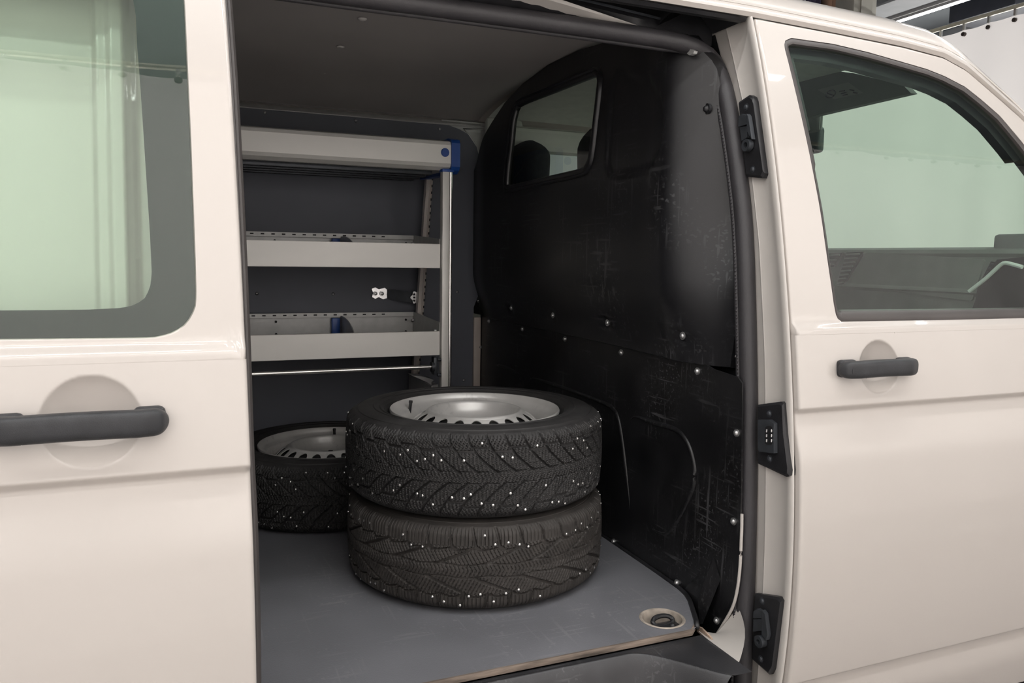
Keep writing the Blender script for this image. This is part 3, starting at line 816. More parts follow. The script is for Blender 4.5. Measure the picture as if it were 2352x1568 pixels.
g = G().lathe([(rr_+.004, .0006), (rr_+.001, .0022), (rr_-.003, .001), (rr_-.006, -.012), (.036, -.026), (.001, -.028)], 48, (c[0], c[1], FZ))
tag(mk('lashing_cup', g, RUSTY, floor_panel, sharp=40), 'rusty recessed cup in the load floor')
g = G()
rp = [(c[0]+.006+.026*math.cos(t), c[1]+.010*math.sin(t)+.006, FZ-.010+.008*math.sin(t)) for t in np.linspace(0, 2*math.pi, 30, endpoint=False)]
g.tube(rp, .0055, 8, closed=True)
g.rbox((c[0]+.006, c[1]-.004, FZ-.018), (.066, .030, .010), .004)
for dx in (-.022, .020): g.dome((c[0]+dx, c[1]-.012, FZ-.014), (0, 0, 1), .008, .006, 12, 3)
tag(mk('lashing_eye', g, PLASTIC, floor_panel, sharp=40), 'black folding lashing ring')

g = G().prism([onX(p, 1.048) for p in [(1601, 1438), (1610, 1441), (1630, 1461), (1636, 1471), (1631, 1477), (1606, 1455), (1600, 1449)]], (.004, 0, 0))
tag(mk('corner_bracket', g, mat('rust_stained_paint', (.34, .25, .19), .7, var=.5, vscale=60), floor_panel), 'rust-stained metal corner beside the load floor')
# ---- entry step
g = G(); xs_ = np.concatenate([np.linspace(-.9, .7, 40), np.linspace(.705, 1.033, 130)]); ys_ = np.linspace(1.20, 1.366, 110)
def ybd(x): return 1.350-.165*float(sm(.83, 1.02, x))**1.15
rows = []
for x in xs_:
    row = []
    for y in ys_:
        d = (ybd(x)-y)
        z = FZ-.0155-.15*float(sm(.0, .075, d))+.0022*math.exp(-((d-.002)/.004)**2)
        row.append((x, y, z))
    rows.append(row)
g.grid(rows)
step = mk('entry_step', g, STEP, van, sharp=60)
tag(step, 'black moulded plastic entry step below the load floor')
g = G().grid([[(x, float(ys(x, z)), z) for z in np.linspace(-1.06, -.955, 8)] for x in np.linspace(-.9, 1.17, 20)])
g.grid([[(x, float(ys(x, -.955))+t, -.955+.003*t) for t in (0, .01, .03)] for x in np.linspace(-.9, 1.17, 20)])
mk('door_sill', g, PAINT, van)

# ---- roof lining, wall lining
zc_ = lambda y: .600-.055*abs((y-2.25)/.80)**4
g = G(); rows = []
for x in np.linspace(-1.9, 1.116, 20): rows.append([(x, y, float(zc_(y))) for y in np.linspace(1.585, 3.055, 40)])
g.grid(rows)
roof_lining = mk('roof_lining', g, CEIL, van, sharp=180)
for p in [(832, 43), (782, 107), (746, 166)]:
    q = onZ(p, .598); mk('lining_screw', G().dome(q+np.array([0, 0, .0]), (0, 0, -1), .012, .005, 14, 3), SCRL, roof_lining)
for p in [(545, 222), (717, 237), (847, 250), (1015, 268)]:
    q = onZ(p, .556); mk('lining_screw', G().dome(q, (0, 0, -1), .012, .005, 14, 3), SCRL, roof_lining)
# roof rail between ceiling and wall lining
g = G(); rows = []
for x in np.linspace(-1.9, 1.11, 12): rows.append([(x, 3.060, .556), (x, 3.050, .5445), (x, 3.046, .541), (x, 3.03, .532), (x, 3.012, .5235), (x, 3.006, .515), (x, 3.012, .49)])
g.grid(rows)
g.grid([[(x, 3.014, z) for z in np.linspace(.30, .53, 5)] for x in np.linspace(.95, 1.16, 5)])
tag(mk('side_roof_rail', g, STEEL, van, sharp=30), 'grey metal roof rail above the wall lining')
YW = 3.0
crn = [(-1.9, YW, .512)]+[onY(p, YW) for p in [(1030, 290)]]+[onY(p, YW) for p in [(1056, 297), (1075, 308), (1090, 325), (1100, 350), (1104, 372)]]
crn = [np.array((p[0], YW, p[2])) for p in crn]
crn[1][2] = .508
o_loop = [np.array((-1.9, YW, -.8))]+[np.array((float(onY((1084, 800), YW)[0]), YW, -.8))]+[np.array((float(onY((1088, 700), YW)[0]), YW, -.20)), np.array((1.105, YW, -.15))]+[np.array((1.105, YW, crn[-1][2]))]+crn[::-1]
g = G().prism(o_loop, (0, .012, 0))
wall_lining = mk('wall_lining', g, LINING, van)
tag(wall_lining, 'dark grey side wall lining panel')
g = G().tube([p+np.array([0, .001, .002]) for p in spline(crn, 60)], .0028, 8)
mk('lining_edge', g, STEEL, wall_lining, sharp=180)
for p in [(608, 258), (817, 277), (1010, 296), (590, 674), (765, 675), (1050, 670), (1065, 873)]:
    q = onY(p, YW); mk('lining_screw', G().dome(q, (0, -1, 0), .006, .004, 12, 3), SCREW, wall_lining)
g = G().grid([[(x, 3.004, z) for z in (-.8, -.24)] for x in (1.05, 1.13)])
g.rbox((float(onY((1096, 800), 2.99)[0]), 2.998, -.52), (.030, .02, .56), .004)
tag(mk('wall_post', g, mat('beige_primer', (.42, .37, .33), .5, var=.05), van), 'beige painted post beside the bulkhead')

# ---- bulkhead: upper moulding with window
def Xb(y, z):
    y = np.asarray(y, float); z = np.asarray(z, float)
    b = 1.050+(.075+.065*sm(-.20, .15, z))*sm(1.61, 1.42, y)+.04*sm(-.05, -.24, z)*(1-.6*sm(1.66, 1.45, y))
    b = b+.030*sm(2.80, 3.02, y)
    b = b-.006*np.exp(-((y-1.63)/.05)**2)*sm(-.1, .2, z)
    b = b+.020*sm(.44, .60, z)
    return b
def onB(p, off=0.0):
    d = ray(p); t = 1.08/d[0]
    for i in range(60):
        q = t*d; t = .5*t+.5*(float(Xb(q[1], q[2]))+off)/d[0]
    return t*d
def yz(ps): return [tuple(onB(p)[[1, 2]]) for p in ps]
whp = [(1160, 430), (1163, 380), (1170, 320), (1178, 262), (1186, 240), (1200, 226), (1280, 193), (1360, 160), (1374, 158), (1382, 170), (1381, 200), (1372, 280), (1362, 360), (1352, 388), (1335, 403), (1260, 420), (1182, 437), (1168, 439)]
whl = spline(yz(whp), 241, True)[:-1]
bo_left = yz([(1088, 719), (1078, 650), (1069, 560), (1070, 480), (1080, 410), (1105, 330), (1134, 274)])
bo_top = yz([(1134, 274), (1160, 235), (1200, 192), (1260, 148), (1330, 115), (1400, 94), (1480, 84), (1580, 78)])
bo_right = yz([(1580, 78), (1642, 145), (1668, 250), (1688, 450), (1694, 600), (1690, 760), (1676, 843)])
bo_bot = yz([(1678, 843), (1640, 840), (1400, 789), (1250, 756), (1088, 719)])
bout = outer_for(whl, [whl[cut(whl, yz([(1160, 432)]))[0]], whl[cut(whl, yz([(1186, 238)]))[0]], whl[cut(whl, yz([(1375, 158)]))[0]], whl[cut(whl, yz([(1352, 390)]))[0]]], [bo_left, bo_top, bo_right, bo_bot])
A = rings(bout, whl, 70)
rcp = np.array(yz([(1400, 405), (1455, 398), (1492, 383), (1516, 335), (1524, 265), (1515, 215), (1490, 180), (1420, 165), (1402, 200), (1395, 300), (1392, 380)]))
def inpoly(Y, Z, poly):
    ins = np.zeros(Y.shape, bool); n = len(poly)
    for i in range(n):
        y1, z1 = poly[i]; y2, z2 = poly[(i+1) % n]
        c = ((z1 > Z) != (z2 > Z)) & (Y < (y2-y1)*(Z-z1)/(z2-z1+1e-12)+y1); ins ^= c
    return ins
def polydist(Y, Z, poly):
    best = np.full(Y.shape, 9.0); n = len(poly)
    for i in range(n):
        a = poly[i]; b = poly[(i+1) % n]; ab = b-a
        t = np.clip(((Y-a[0])*ab[0]+(Z-a[1])*ab[1])/(ab@ab+1e-12), 0, 1)
        best = np.minimum(best, np.hypot(Y-a[0]-t*ab[0], Z-a[1]-t*ab[1]))
    return best
Yg, Zg = A[..., 0], A[..., 1]
sd = polydist(Yg, Zg, rcp)*np.where(inpoly(Yg, Zg, rcp), -1, 1)
Xg = Xb(Yg, Zg)+.008*sm(.006, -.008, sd)
bolts_up = [(1096, 690), (1172, 707), (1267, 724), (1392, 741), (1564, 771)]
for bp_ in bolts_up:
    q = onB(bp_); rr2 = np.hypot(Yg-q[1], Zg-q[2]); Xg = Xg+.007*sm(.024, .012, rr2)
P = np.stack([Xg, Yg, Zg], -1)
g = G().grid(np.concatenate([(P[0]+np.array([.03, 0, 0]))[None], (P[0]+np.array([.004, 0, -.002]))[None], P]), wrapv=True)
bulk_up = mk('bulkhead_upper', g, BULK, van, sharp=50, merge=1e-6)
tag(bulk_up, 'glossy black moulded upper bulkhead panel')
wi = inset2(whl, .022)
W3 = lambda L, o: np.stack([Xb(L[:, 0], L[:, 1])+o, L[:, 0], L[:, 1]], -1)
g = G().grid(np.stack([W3(inset2(whl, -.004), .004), W3(inset2(whl, -.003), -.006), W3(inset2(whl, .002), -.009), W3(inset2(whl, .007), -.004), W3(inset2(whl, .011), -.007), W3(inset2(whl, .017), -.006), W3(wi, .002), W3(wi, .012)]), wrapv=True)
tag(mk('window_rubber', g, mat('partition_window_rubber', (.012, .012, .014), .35, var=.2), bulk_up, sharp=60), 'black rubber surround of the partition window')
pn = disc_rings(inset2(whl, .018))
mk('window_pane', G().grid(np.stack([Xb(pn[..., 0], pn[..., 1])+.004, pn[..., 0], pn[..., 1]], -1), wrapv=True), GLASSB, bulk_up, sharp=180)
for bp_ in bolts_up:
    q = onB(bp_)+np.array([.006, 0, 0]); mk('bolt', G().cyl(q, q+np.array([-.003, 0, 0]), .0095, 14).dome(q+np.array([-.003, 0, 0]), (-1, 0, 0), .0065, .005, 12, 3), SCREW, bulk_up, sharp=40)
q = onB((1625, 250)); mk('bolt', G().cyl(q+np.array([.004, 0, 0]), q+np.array([-.003, 0, 0]), .012, 16).dome(q+np.array([-.003, 0, 0]), (-1, -.2, 0), .008, .008, 12, 3), PLASTIC, bulk_up, sharp=40)
q = onB((1583, 117)); g = G().prism([onX(p, q[0]-.012) for p in [(1573, 111), (1584, 112), (1594, 117), (1592, 123), (1583, 127), (1577, 122)]], (.01, 0, 0)); tag(mk('clip_tab', g, STEEL, bulk_up), 'pale grey clip at the top of the bulkhead')
# dark lining of the pillar between the moulding and the rubber seal
g = G().grid([[(1.1545, float(sealy(z))+t, z) for t in (-.012, .03, .09, .16)] for z in np.linspace(-.30, .52, 40)])
plin = mk('pillar_lining', g, BULK2, van)
for bp_ in [(1690, 748), (1691, 817)]:
    q = onX(bp_, 1.153); mk('bolt', G().cyl(q+np.array([.004, 0, 0]), q+np.array([-.002, 0, 0]), .0085, 14).dome(q+np.array([-.002, 0, 0]), (-1, 0, 0), .0065, .0055, 12, 3), SCREW, plin, sharp=40)
# lower sheet
XL = 1.114
lpx = [(1694, 866), (1704, 880), (1704, 950), (1702, 1130), (1697, 1320), (1684, 1384), (1660, 1434), (1632, 1467), (1612, 1442), (1601, 1415), (1592, 1392), (1581, 1372), (1556, 1344)]
ll = [onX(p, XL) for p in lpx]+[np.array((XL, 1.9, FZ)), np.array((XL, 3.0, FZ)), np.array((XL, 3.0, -.21)), np.array((XL, 1.62, -.21)), onX((1640, 848), XL)]
bm = bmesh.new(); E_ = loopedges(bm, ll); bmesh.ops.triangle_fill(bm, edges=E_, use_beauty=True); bm.verts.index_update()
g = G().add([v.co for v in bm.verts], [tuple(v.index for v in f.verts) for f in bm.faces]); bm.free()
n = len(ll); g.grid([ll, [p+np.array([.004, 0, 0]) for p in ll]], wrapv=True)
bulk_lo = mk('bulkhead_lower', g, BULK2, van, sharp=30)
tag(bulk_lo, 'scratched black lower bulkhead sheet')
ribs = [[(1140, 838), (1160, 843), (1180, 852), (1193, 862), (1200, 876), (1206, 892)],
        [(1219, 870), (1228, 869), (1262, 880), (1330, 903), (1390, 926), (1411, 940), (1421, 960), (1430, 1010), (1438, 1075), (1444, 1130), (1447, 1168)],
        [(1450, 962), (1462, 957), (1500, 969), (1546, 983), (1566, 996), (1582, 1020), (1592, 1050), (1597, 1080), (1595, 1112), (1584, 1143), (1566, 1180), (1546, 1212), (1532, 1225), (1516, 1223), (1498, 1214)]]
for rb in ribs:
    pth = spline([onX(p, XL+.001) for p in rb], 70)
    rad = [.0065*min(1, .25+min(i, 69-i)/12) for i in range(70)]
    mk('embossed_rib', G().tube(pth, rad, 10), BULK2, bulk_lo, sharp=180)
for bp_ in [(1123, 737), (1104, 797), (1200, 755), (1298, 778), (1427, 809), (1602, 852), (1692, 994), (1685, 1197), (1646, 1425), (1410, 1243), (1555, 1338)]:
    q = onX(bp_, XL-.001); mk('bolt', G().cyl(q+np.array([.004, 0, 0]), q+np.array([-.002, 0, 0]), .0085, 14).dome(q+np.array([-.002, 0, 0]), (-1, 0, 0), .0065, .0055, 12, 3), SCREW, bulk_lo, sharp=40)
# folded corner at the foot of the sheet
cpt = [onX(p, x) for p, x in (((1572, 1352), XL), ((1640, 1280), XL-.001), ((1655, 1330), XL-.002), ((1614, 1432), XL-.03), ((1606, 1434), XL-.034), ((1592, 1400), XL-.014))]
cm = np.mean(cpt, 0)+np.array([-.012, 0, 0])
g = G().add(cpt+[cm], [(i, (i+1) % 6, 6) for i in range(6)])
mk('corner_fold', g, BULK2, bulk_lo, sharp=20)

# ---- cab: headliner, dashboard, visor, mirror, seats
g = G(); rows = []
for x in np.linspace(1.12, 1.80, 14):
    zz = np.interp(x, [1.12, 1.6, 1.80], [.590, .585, .56]); rows.append([(x, y, zz-.05*abs((y-2.2)/.76)**4) for y in np.linspace(1.47, 2.95, 30)])
g.grid(rows); mk('cab_headliner', g, CABLIN, van, sharp=180)
g = G().rbox((1.20, 2.985, .15), (.16, .03, .80), .02).rbox((1.6, 2.965, .47), (.9, .05, .10), .03)
tag(mk('far_pillar_trim', g, mat('light_pillar_trim', (.60, .61, .57), .6), van), 'pale trim on the far door pillar')
g = G().rbox((1.21, 1.55, .15), (.06, .06, .80), .02).rbox((1.55, 1.505, .505), (.60, .05, .06), .02)
mk('near_pillar_trim', g, mat('light_pillar_trim', (.60, .61, .57)), van)
g = G().rbox((1.50, 2.37, .565), (.12, .34, .025), .011, 3)
tag(mk('roof_console', g, CABLIN, van), 'oval moulding on the cab headliner')
dpf = [(2.70, -.06), (2.40, .030), (2.15, .050), (2.075, .050), (2.055, .043), (2.05, .032), (2.058, .022), (2.056, -.06), (2.046, -.072), (2.044, -.078), (2.056, -.088), (2.075, -.30), (2.16, -.55), (2.3, -.60), (2.7, -.6)]
g = G().prism([(x, 1.36, z) for x, z in dpf], (0, 1.68, 0))
dash = mk('dashboard', g, DASH, van, sharp=30)
g = G().prism([onX(p, 2.050) for p in fillet([(1989, 579), (2262, 596), (2232, 691), (1944, 654)], [8, 8, 6, 6], 4)], (.02, 0, 0))
tag(mk('glovebox_lid', g, DASH, dash, sharp=30), 'flat grey glovebox lid')
def vent(pl, nsl, m, nm='air_vent'):
    pts = [onX(p, 2.046) for p in pl]
    o = mk(nm, G().prism(pts, (.02, 0, 0)), m, dash, sharp=30)
    a, b, c_, d_ = [np.array(q) for q in pts]
    g = G()
    for k in range(nsl):
        t = (k+.5)/nsl; l = a+(d_-a)*t; r = b+(c_-b)*t
        l, r = l+(r-l)*.08, r+(l-r)*.08
        g.tube([l+np.array([-.003, 0, 0]), r+np.array([-.003, 0, 0])], .0030, 6)
    mk('vent_slats', g, DASH if m is not DASHD else DARKMET, dash)
    return o
ventm = mat('vent_recess', (.035, .038, .036), .6)
vent([(1944, 580), (1982, 578), (1938, 652), (1922, 655)], 8, ventm)
vent([(1900, 582), (1936, 580), (1915, 612), (1900, 612)], 3, ventm)
vent([(2276, 600), (2336, 615), (2322, 664), (2246, 658)], 6, DASHD)
g = G().tube(spline([onX(p, 2.030) for p in [(2226, 669), (2262, 641), (2285, 620), (2300, 607), (2312, 604), (2348, 613)]], 30), .0055, 8)
tag(mk('vent_trim', g, mat('satin_silver', (.85, .85, .85), .3, metal=.2), dash), 'bright chrome strip around the end air vent')
g = G().prism([onX(p, 2.040) for p in [(2240, 690), (2246, 655), (2290, 596), (2352, 590), (2420, 600), (2420, 730), (2225, 730)]], (.03, 0, 0))  # black shape stands in for a dark reflection in the door glass
tag(mk('dash_end_reflection', g, DASHD, dash), 'black panel standing in for a dark reflection over the dashboard end')
g = G().rbox(onX((2350, 562), 2.09)+np.array([.0, .0, 0]), (.05, .14, .058), .01)
mk('pillar_foot_cover', g, mat('grey_pillar_cover', (.16, .155, .165), .6), van)
# visor with sticker
vis = [onX(p, 1.80) for p in [(1800, 282), (2092, 214), (2075, 196), (1960, 168), (1836, 152), (1780, 160)]]
g = G().prism(vis, (.025, 0, 0)); visor = mk('sun_visor', g, VISOR, van, sharp=30)
tag(visor, 'grey sun visor folded down with a warning sticker')
g = G().prism([onX(p, 1.7985) for p in [(1877, 206), (1948, 189), (1982, 213), (1916, 228)]], (.001, 0, 0))
mk('sticker', g, mat('visor_sticker', (.24, .245, .22), .6, var=.05), visor)
pc = onX((1908, 216), 1.7975); g = G()
tt = np.linspace(0, 2*math.pi, 28, endpoint=False)
g.tube([(pc[0], pc[1]+.019*math.cos(t), pc[2]+.011*math.sin(t)) for t in tt], .0016, 6, closed=True)
for a, b in (((1900, 214), (1915, 219)), ((1928, 210), (1940, 208)), ((1932, 215), (1944, 212)), ((1936, 219), (1946, 217)), ((1952, 206), (1962, 208)), ((1960, 212), (1970, 214))):
    g.tube([onX(a, 1.7975), onX(b, 1.7975)], .0018, 6)
mk('sticker_print', g, DASHD, visor)
g = G().rbox(onX((1838, 283), 1.86), (.02, .19, .075), .012)
mk('roof_cover', g, VISOR, van)
g = G().rbox(onX((1858, 325), 1.93), (.03, .12, .085), .014, 3).cyl(onX((1850, 300), 1.93), onX((1840, 270), 1.93), .012, 10)
tag(mk('rear_view_mirror', g, mat('mirror_housing', (.03, .04, .04), .4), van), 'dark interior mirror behind the windscreen')
g = G().box((1.95, 2.2, -.66), (1.66, 1.6, .06)); mk('cab_floor', g, BLACK, van)
def seat(yc, w):
    g = G().rbox((1.29, yc, -.17), (.14, w, .72), .05, 3).rbox((1.56, yc, -.42), (.50, w, .18), .05, 3).box((1.55, yc, -.57), (.40, w*.8, .14))
    s = mk('seat', g, SEATM, van)
    return s
s1 = seat(2.74, .50); s2 = seat(1.95, .92)
def headrest(par, yc, zc, w=.29, h=.21):
    g = G(); P = []
    for i in range(15):
        t = i/14; z = zc-h/2+h*t
        ww = w*(.86+.14*math.sin(min(1, t*1.3)*math.pi/2)) if t < .72 else w*(1-.62*((t-.72)/.28)**1.5)
        th = .062*math.sqrt(max(.05, 1-abs(2*t-1)**4))
        row = []
        for k in range(20):
            a = 2*math.pi*k/20; ca, sa = math.cos(a), math.sin(a)
            row.append((1.27+th*math.copysign(abs(sa)**.7, sa), yc+ww/2*math.copysign(abs(ca)**.5, ca), z))
        P.append(row)
    g.grid(P, wrapv=True); g.add(P[-1], [tuple(range(20))]); g.add(P[0], [tuple(range(20))])
    for dy in (-.06, .06): g.cyl((1.27, yc+dy, zc-h/2-.10), (1.27, yc+dy, zc-h/2+.02), .007, 8)
    tag(mk('headrest', g, SEATM, par), 'black cloth headrest')
headrest(s1, 2.93, .345, .31, .22); headrest(s2, 2.25, .31, .33, .25); headrest(s2, 1.72, .28)

# ================================================================== SHELVING UNIT
YF, YB_ = 2.60, 2.95
shelf = empty('shelving_unit', (.2, 2.78, FZ+ZC))
tag(shelf, 'aluminium van racking with two open trays and a blue-capped top box', 'shelving')
x0s, x1s = -.62, .817
# top box
sec = [(YF-.02, .372), (YF-.012, .384), (YF+.02, .392), (YB_, .392), (YB_, .300), (YF+.01, .290), (YF-.012, .300), (YF-.02, .311)]
g = G().prism([(x0s, y, z) for y, z in sec], (.846-x0s, 0, 0))
tb = mk('top_box', g, ALU, shelf, sharp=20)
g = G()
for k in range(4): g.rbox(((x0s+.80)/2, YF+.06+.075*k, .284), (.80-x0s, .035, .014), .002)
mk('underside_ridge', g, DARKMET, shelf)
sec2 = [(y+(.006 if y > 2.7 else -.006), z+(.007 if z > .34 else -.010)) for y, z in sec]
g = G().prism([(.8465, y, z) for y, z in sec2], (.030, 0, 0))
tag(mk('end_cap', g, BLUE, shelf, sharp=20), 'blue plastic end cap')
q = onY((1022.5, 350), YF-.021); g = G().cyl(q+np.array([0, .004, 0]), q+np.array([0, -.004, 0]), .0125, 24).cyl(q+np.array([0, .004, 0]), q+np.array([0, -.0005, 0]), .0145, 24)
tag(mk('plug', g, BLUE, shelf), 'round blue plug')
# front post
g = G().rbox((.8305, YF, -.26), (.022, .03, 1.09), .002).cyl((.8475, YF-.008, -.80), (.8475, YF-.008, .285), .0085, 14)
tag(mk('front_post', g, ALU, shelf), 'aluminium front post')
mk('post_bright_edge', G().cyl((.8485, YF-.0105, -.79), (.8485, YF-.0105, .283), .0072, 14), ALUB, shelf)
tag(mk('post_collar', G().rbox((.838, YF, .289), (.042, .036, .010), .002), BLUE, shelf), 'blue collar on the post')
# rear post
ra = onY((983, 416), 2.93); rb = onY((964, 690), 2.93)
dr = (rb-ra)/(ra[2]-rb[2]); pa = ra+dr*(ra[2]-.29); pb2 = ra+dr*(ra[2]+.80)
for dx, w in ((-.010, .004), (.004, .016), (.0155, .004)):
    ax = np.array((dx, 0, 0))
    g = G().tube([pa+ax, pb2+ax], w/2*1.2, 4, ry=.012, up=(1, 0, 0))
    mk('rear_post', g, mat('pale_post', (.78, .73, .69), .4, metal=.1), shelf, sharp=30)
g = G()
for k in range(44):
    t = k/43; p = pa+(pb2-pa)*t+np.array([.0135, -.013, 0]); g.box(p, (.003, .003, .009))  # black blocks paint the dark inside the slots
tag(mk('post_slot_shade', g, BLACK, shelf), kind='stuff')
# trays
def tray(zf1, zf0, zb, zs_, nm):
    g = G().rbox(((x0s+x1s)/2, YF+.001, (zf1+zf0)/2), (x1s-x0s, .004, zf1-zf0), .0012, 1)
    g.rbox(((x0s+x1s)/2, YF+.006, zf1-.002), (x1s-x0s, .012, .004), .001, 1)
    t = mk('tray_front', g, ALU, shelf); tag(t, 'pale aluminium tray front')
    g = G().box(((x0s+x1s)/2, (YF+YB_)/2, zf0+.012), (x1s-x0s, YB_-YF, .003)); mk('tray_base', g, STEEL, shelf)
    g = G().box(((x0s+x1s)/2, YB_, (zb-.016+zf0)/2), (x1s-x0s, .003, zb-.016-zf0)); mk('tray_back', g, STEEL, shelf)
    g = G().box(((x0s+x1s)/2, YB_-.006, zb-.008), (x1s-x0s, .012, .016)); mk('tray_back_flange', g, STEEL, shelf)
    g = G()
    for k in range(46):
        x = .70-.036*k
        if x < x0s+.02: break
        g.box((x, YB_-.0125, zb-.007), (.012, .002, .0045))  # black plates in place of the shaded slot openings
    tag(mk('flange_slot_shade', g, BLACK, shelf), kind='stuff')
    g = G()
    for x in (.79, .31, -.12): g.cyl((x, YB_-.004, zb-.03), (x, YB_+.001, zb-.03), .0045, 10); g.cyl((x, YB_-.004, zb-.075), (x, YB_+.001, zb-.075), .0045, 10)
    mk('tray_holes', g, BLACK, shelf)
    g = G().prism([(x1s, YB_, zf0), (x1s, YB_, zb), (x1s, YB_-.03, zb), (x1s, YF+.01, zs_), (x1s, YF+.01, zf0)], (.004, 0, 0))
    mk('tray_side', g, STEEL, shelf)
    g = G().prism([(x0s, YB_, zf0), (x0s, YB_, zb), (x0s, YF, zs_), (x0s, YF, zf0)], (-.004, 0, 0)); mk('tray_side', g, STEEL, shelf)
    for p in ((x1s-.004, YB_-.03, zb-.03), (x1s-.004, YF+.03, zs_-.03)):
        mk('tray_bolt', G().cyl(p, (p[0]-.008, p[1], p[2]), .005, 10), SCREW, shelf)
tray(.043, -.039, .078, .060, 'upper'); tray(-.255, -.338, -.212, -.225, 'lower')
def divider(xd, z0, zb):
    g = G(); prof_ = [(YB_-.002, z0), (YB_-.002, zb-.012), (YB_-.03, zb-.010)]
    for k in range(9):
        a = k/8*math.pi/2; prof_.append((YB_-.03-(.26)*math.sin(a)*1.0, z0+.02+(zb-.03-z0)*math.cos(a)))
    prof_.append((YF+.03, z0))
    g.prism([(xd+.02, y, z) for y, z in prof_], (.003, 0, 0)); mk('tray_divider', g, STEEL, shelf, sharp=30)
    g = G().rbox((xd, YB_-.016, (z0+zb-.018)/2), (.030, .028, zb-.018-z0), .003)
    tag(mk('divider_clip', g, BLUE, shelf), 'blue divider clip')
divider(float(onY((772, 745), 2.92)[0]), -.326, -.212); divider(float(onY((772, 545), 2.92)[0]), -.027, .078)
# rod and its bracket
tag(mk('hanging_rod', G().cyl((x0s, YF, -.378), (.795, YF, -.378), .0075, 14), ALUB, shelf), 'bright round rod below the lower tray')
g = G().rbox((.800, YF+.005, -.375), (.014, .03, .062), .003).cyl((.786, YF, -.378), (.796, YF, -.378), .018, 14)
for z in (-.352, -.405): g.cyl((.806, YF-.012, z), (.818, YF-.012, z), .006, 10)
mk('rod_bracket', g, DARKMET, shelf)
pt = [onY(p, 2.8) for p in [(948, 862), (970, 868), (997, 868), (999, 873), (992, 879), (991, 890)]]
g = G().prism([onY(p, 2.72) for p in [(946, 862), (968, 864), (998, 872), (991, 877), (991, 884), (1006, 882), (1006, 890), (990, 892), (982, 878)]], (0, .06, 0))
mk('support_bracket', g, STEEL, shelf, sharp=30)
g = G().box((.80, 2.78, -.62), (.006, .30, .34)); mk('side_brace', g, STEEL, shelf)
# wall strap bracket
g = G().prism([onY(p, 2.985) for p in [(854, 663), (862, 660), (870, 664), (884, 661), (890, 666), (888, 676), (890, 684), (880, 687), (870, 682), (862, 686), (855, 682), (857, 672)]], (0, .006, 0))
mk('bracket_plate', g, CHROME, shelf, sharp=30)
for p in ((862, 674), (877, 674)):
    g = G(); q = onY(p, 2.982); g.cyl(q, q+np.array([0, -.006, 0]), .008, 14); g.dome(q+np.array([0, -.006, 0]), (0, -1, 0), .006, .003, 12, 2)
    mk('bracket_bolt', g, SCREW, shelf)
g = G().prism([onY((889, 665), 2.984), onY((905, 665), 2.98), onY((945, 670), 2.945), onY((945, 695), 2.945), onY((905, 689), 2.98), onY((889, 684), 2.984)], (0, .004, 0))
mk('bracket_arm', g, DARKMET, shelf, sharp=30)
g = G(); cc = onY((957, 683), 2.94)
pts = [(cc[0]+(.022+.003*math.cos(6*t))*math.cos(t)*1.0, 2.940, cc[2]+(.023+.003*math.cos(6*t))*math.sin(t)) for t in np.linspace(0, 2*math.pi, 48, endpoint=False)]
mk('bracket_plate', g.prism(pts, (0, .004, 0)), CHROME, shelf, sharp=30)
g = G()
for dx, dz in ((-.010, .012), (-.010, 0), (-.010, -.012)): g.cyl((cc[0]+dx, 2.941, cc[2]+dz), (cc[0]+dx, 2.9385, cc[2]+dz), .0042, 10)
mk('bracket_holes', g, BLACK, shelf)

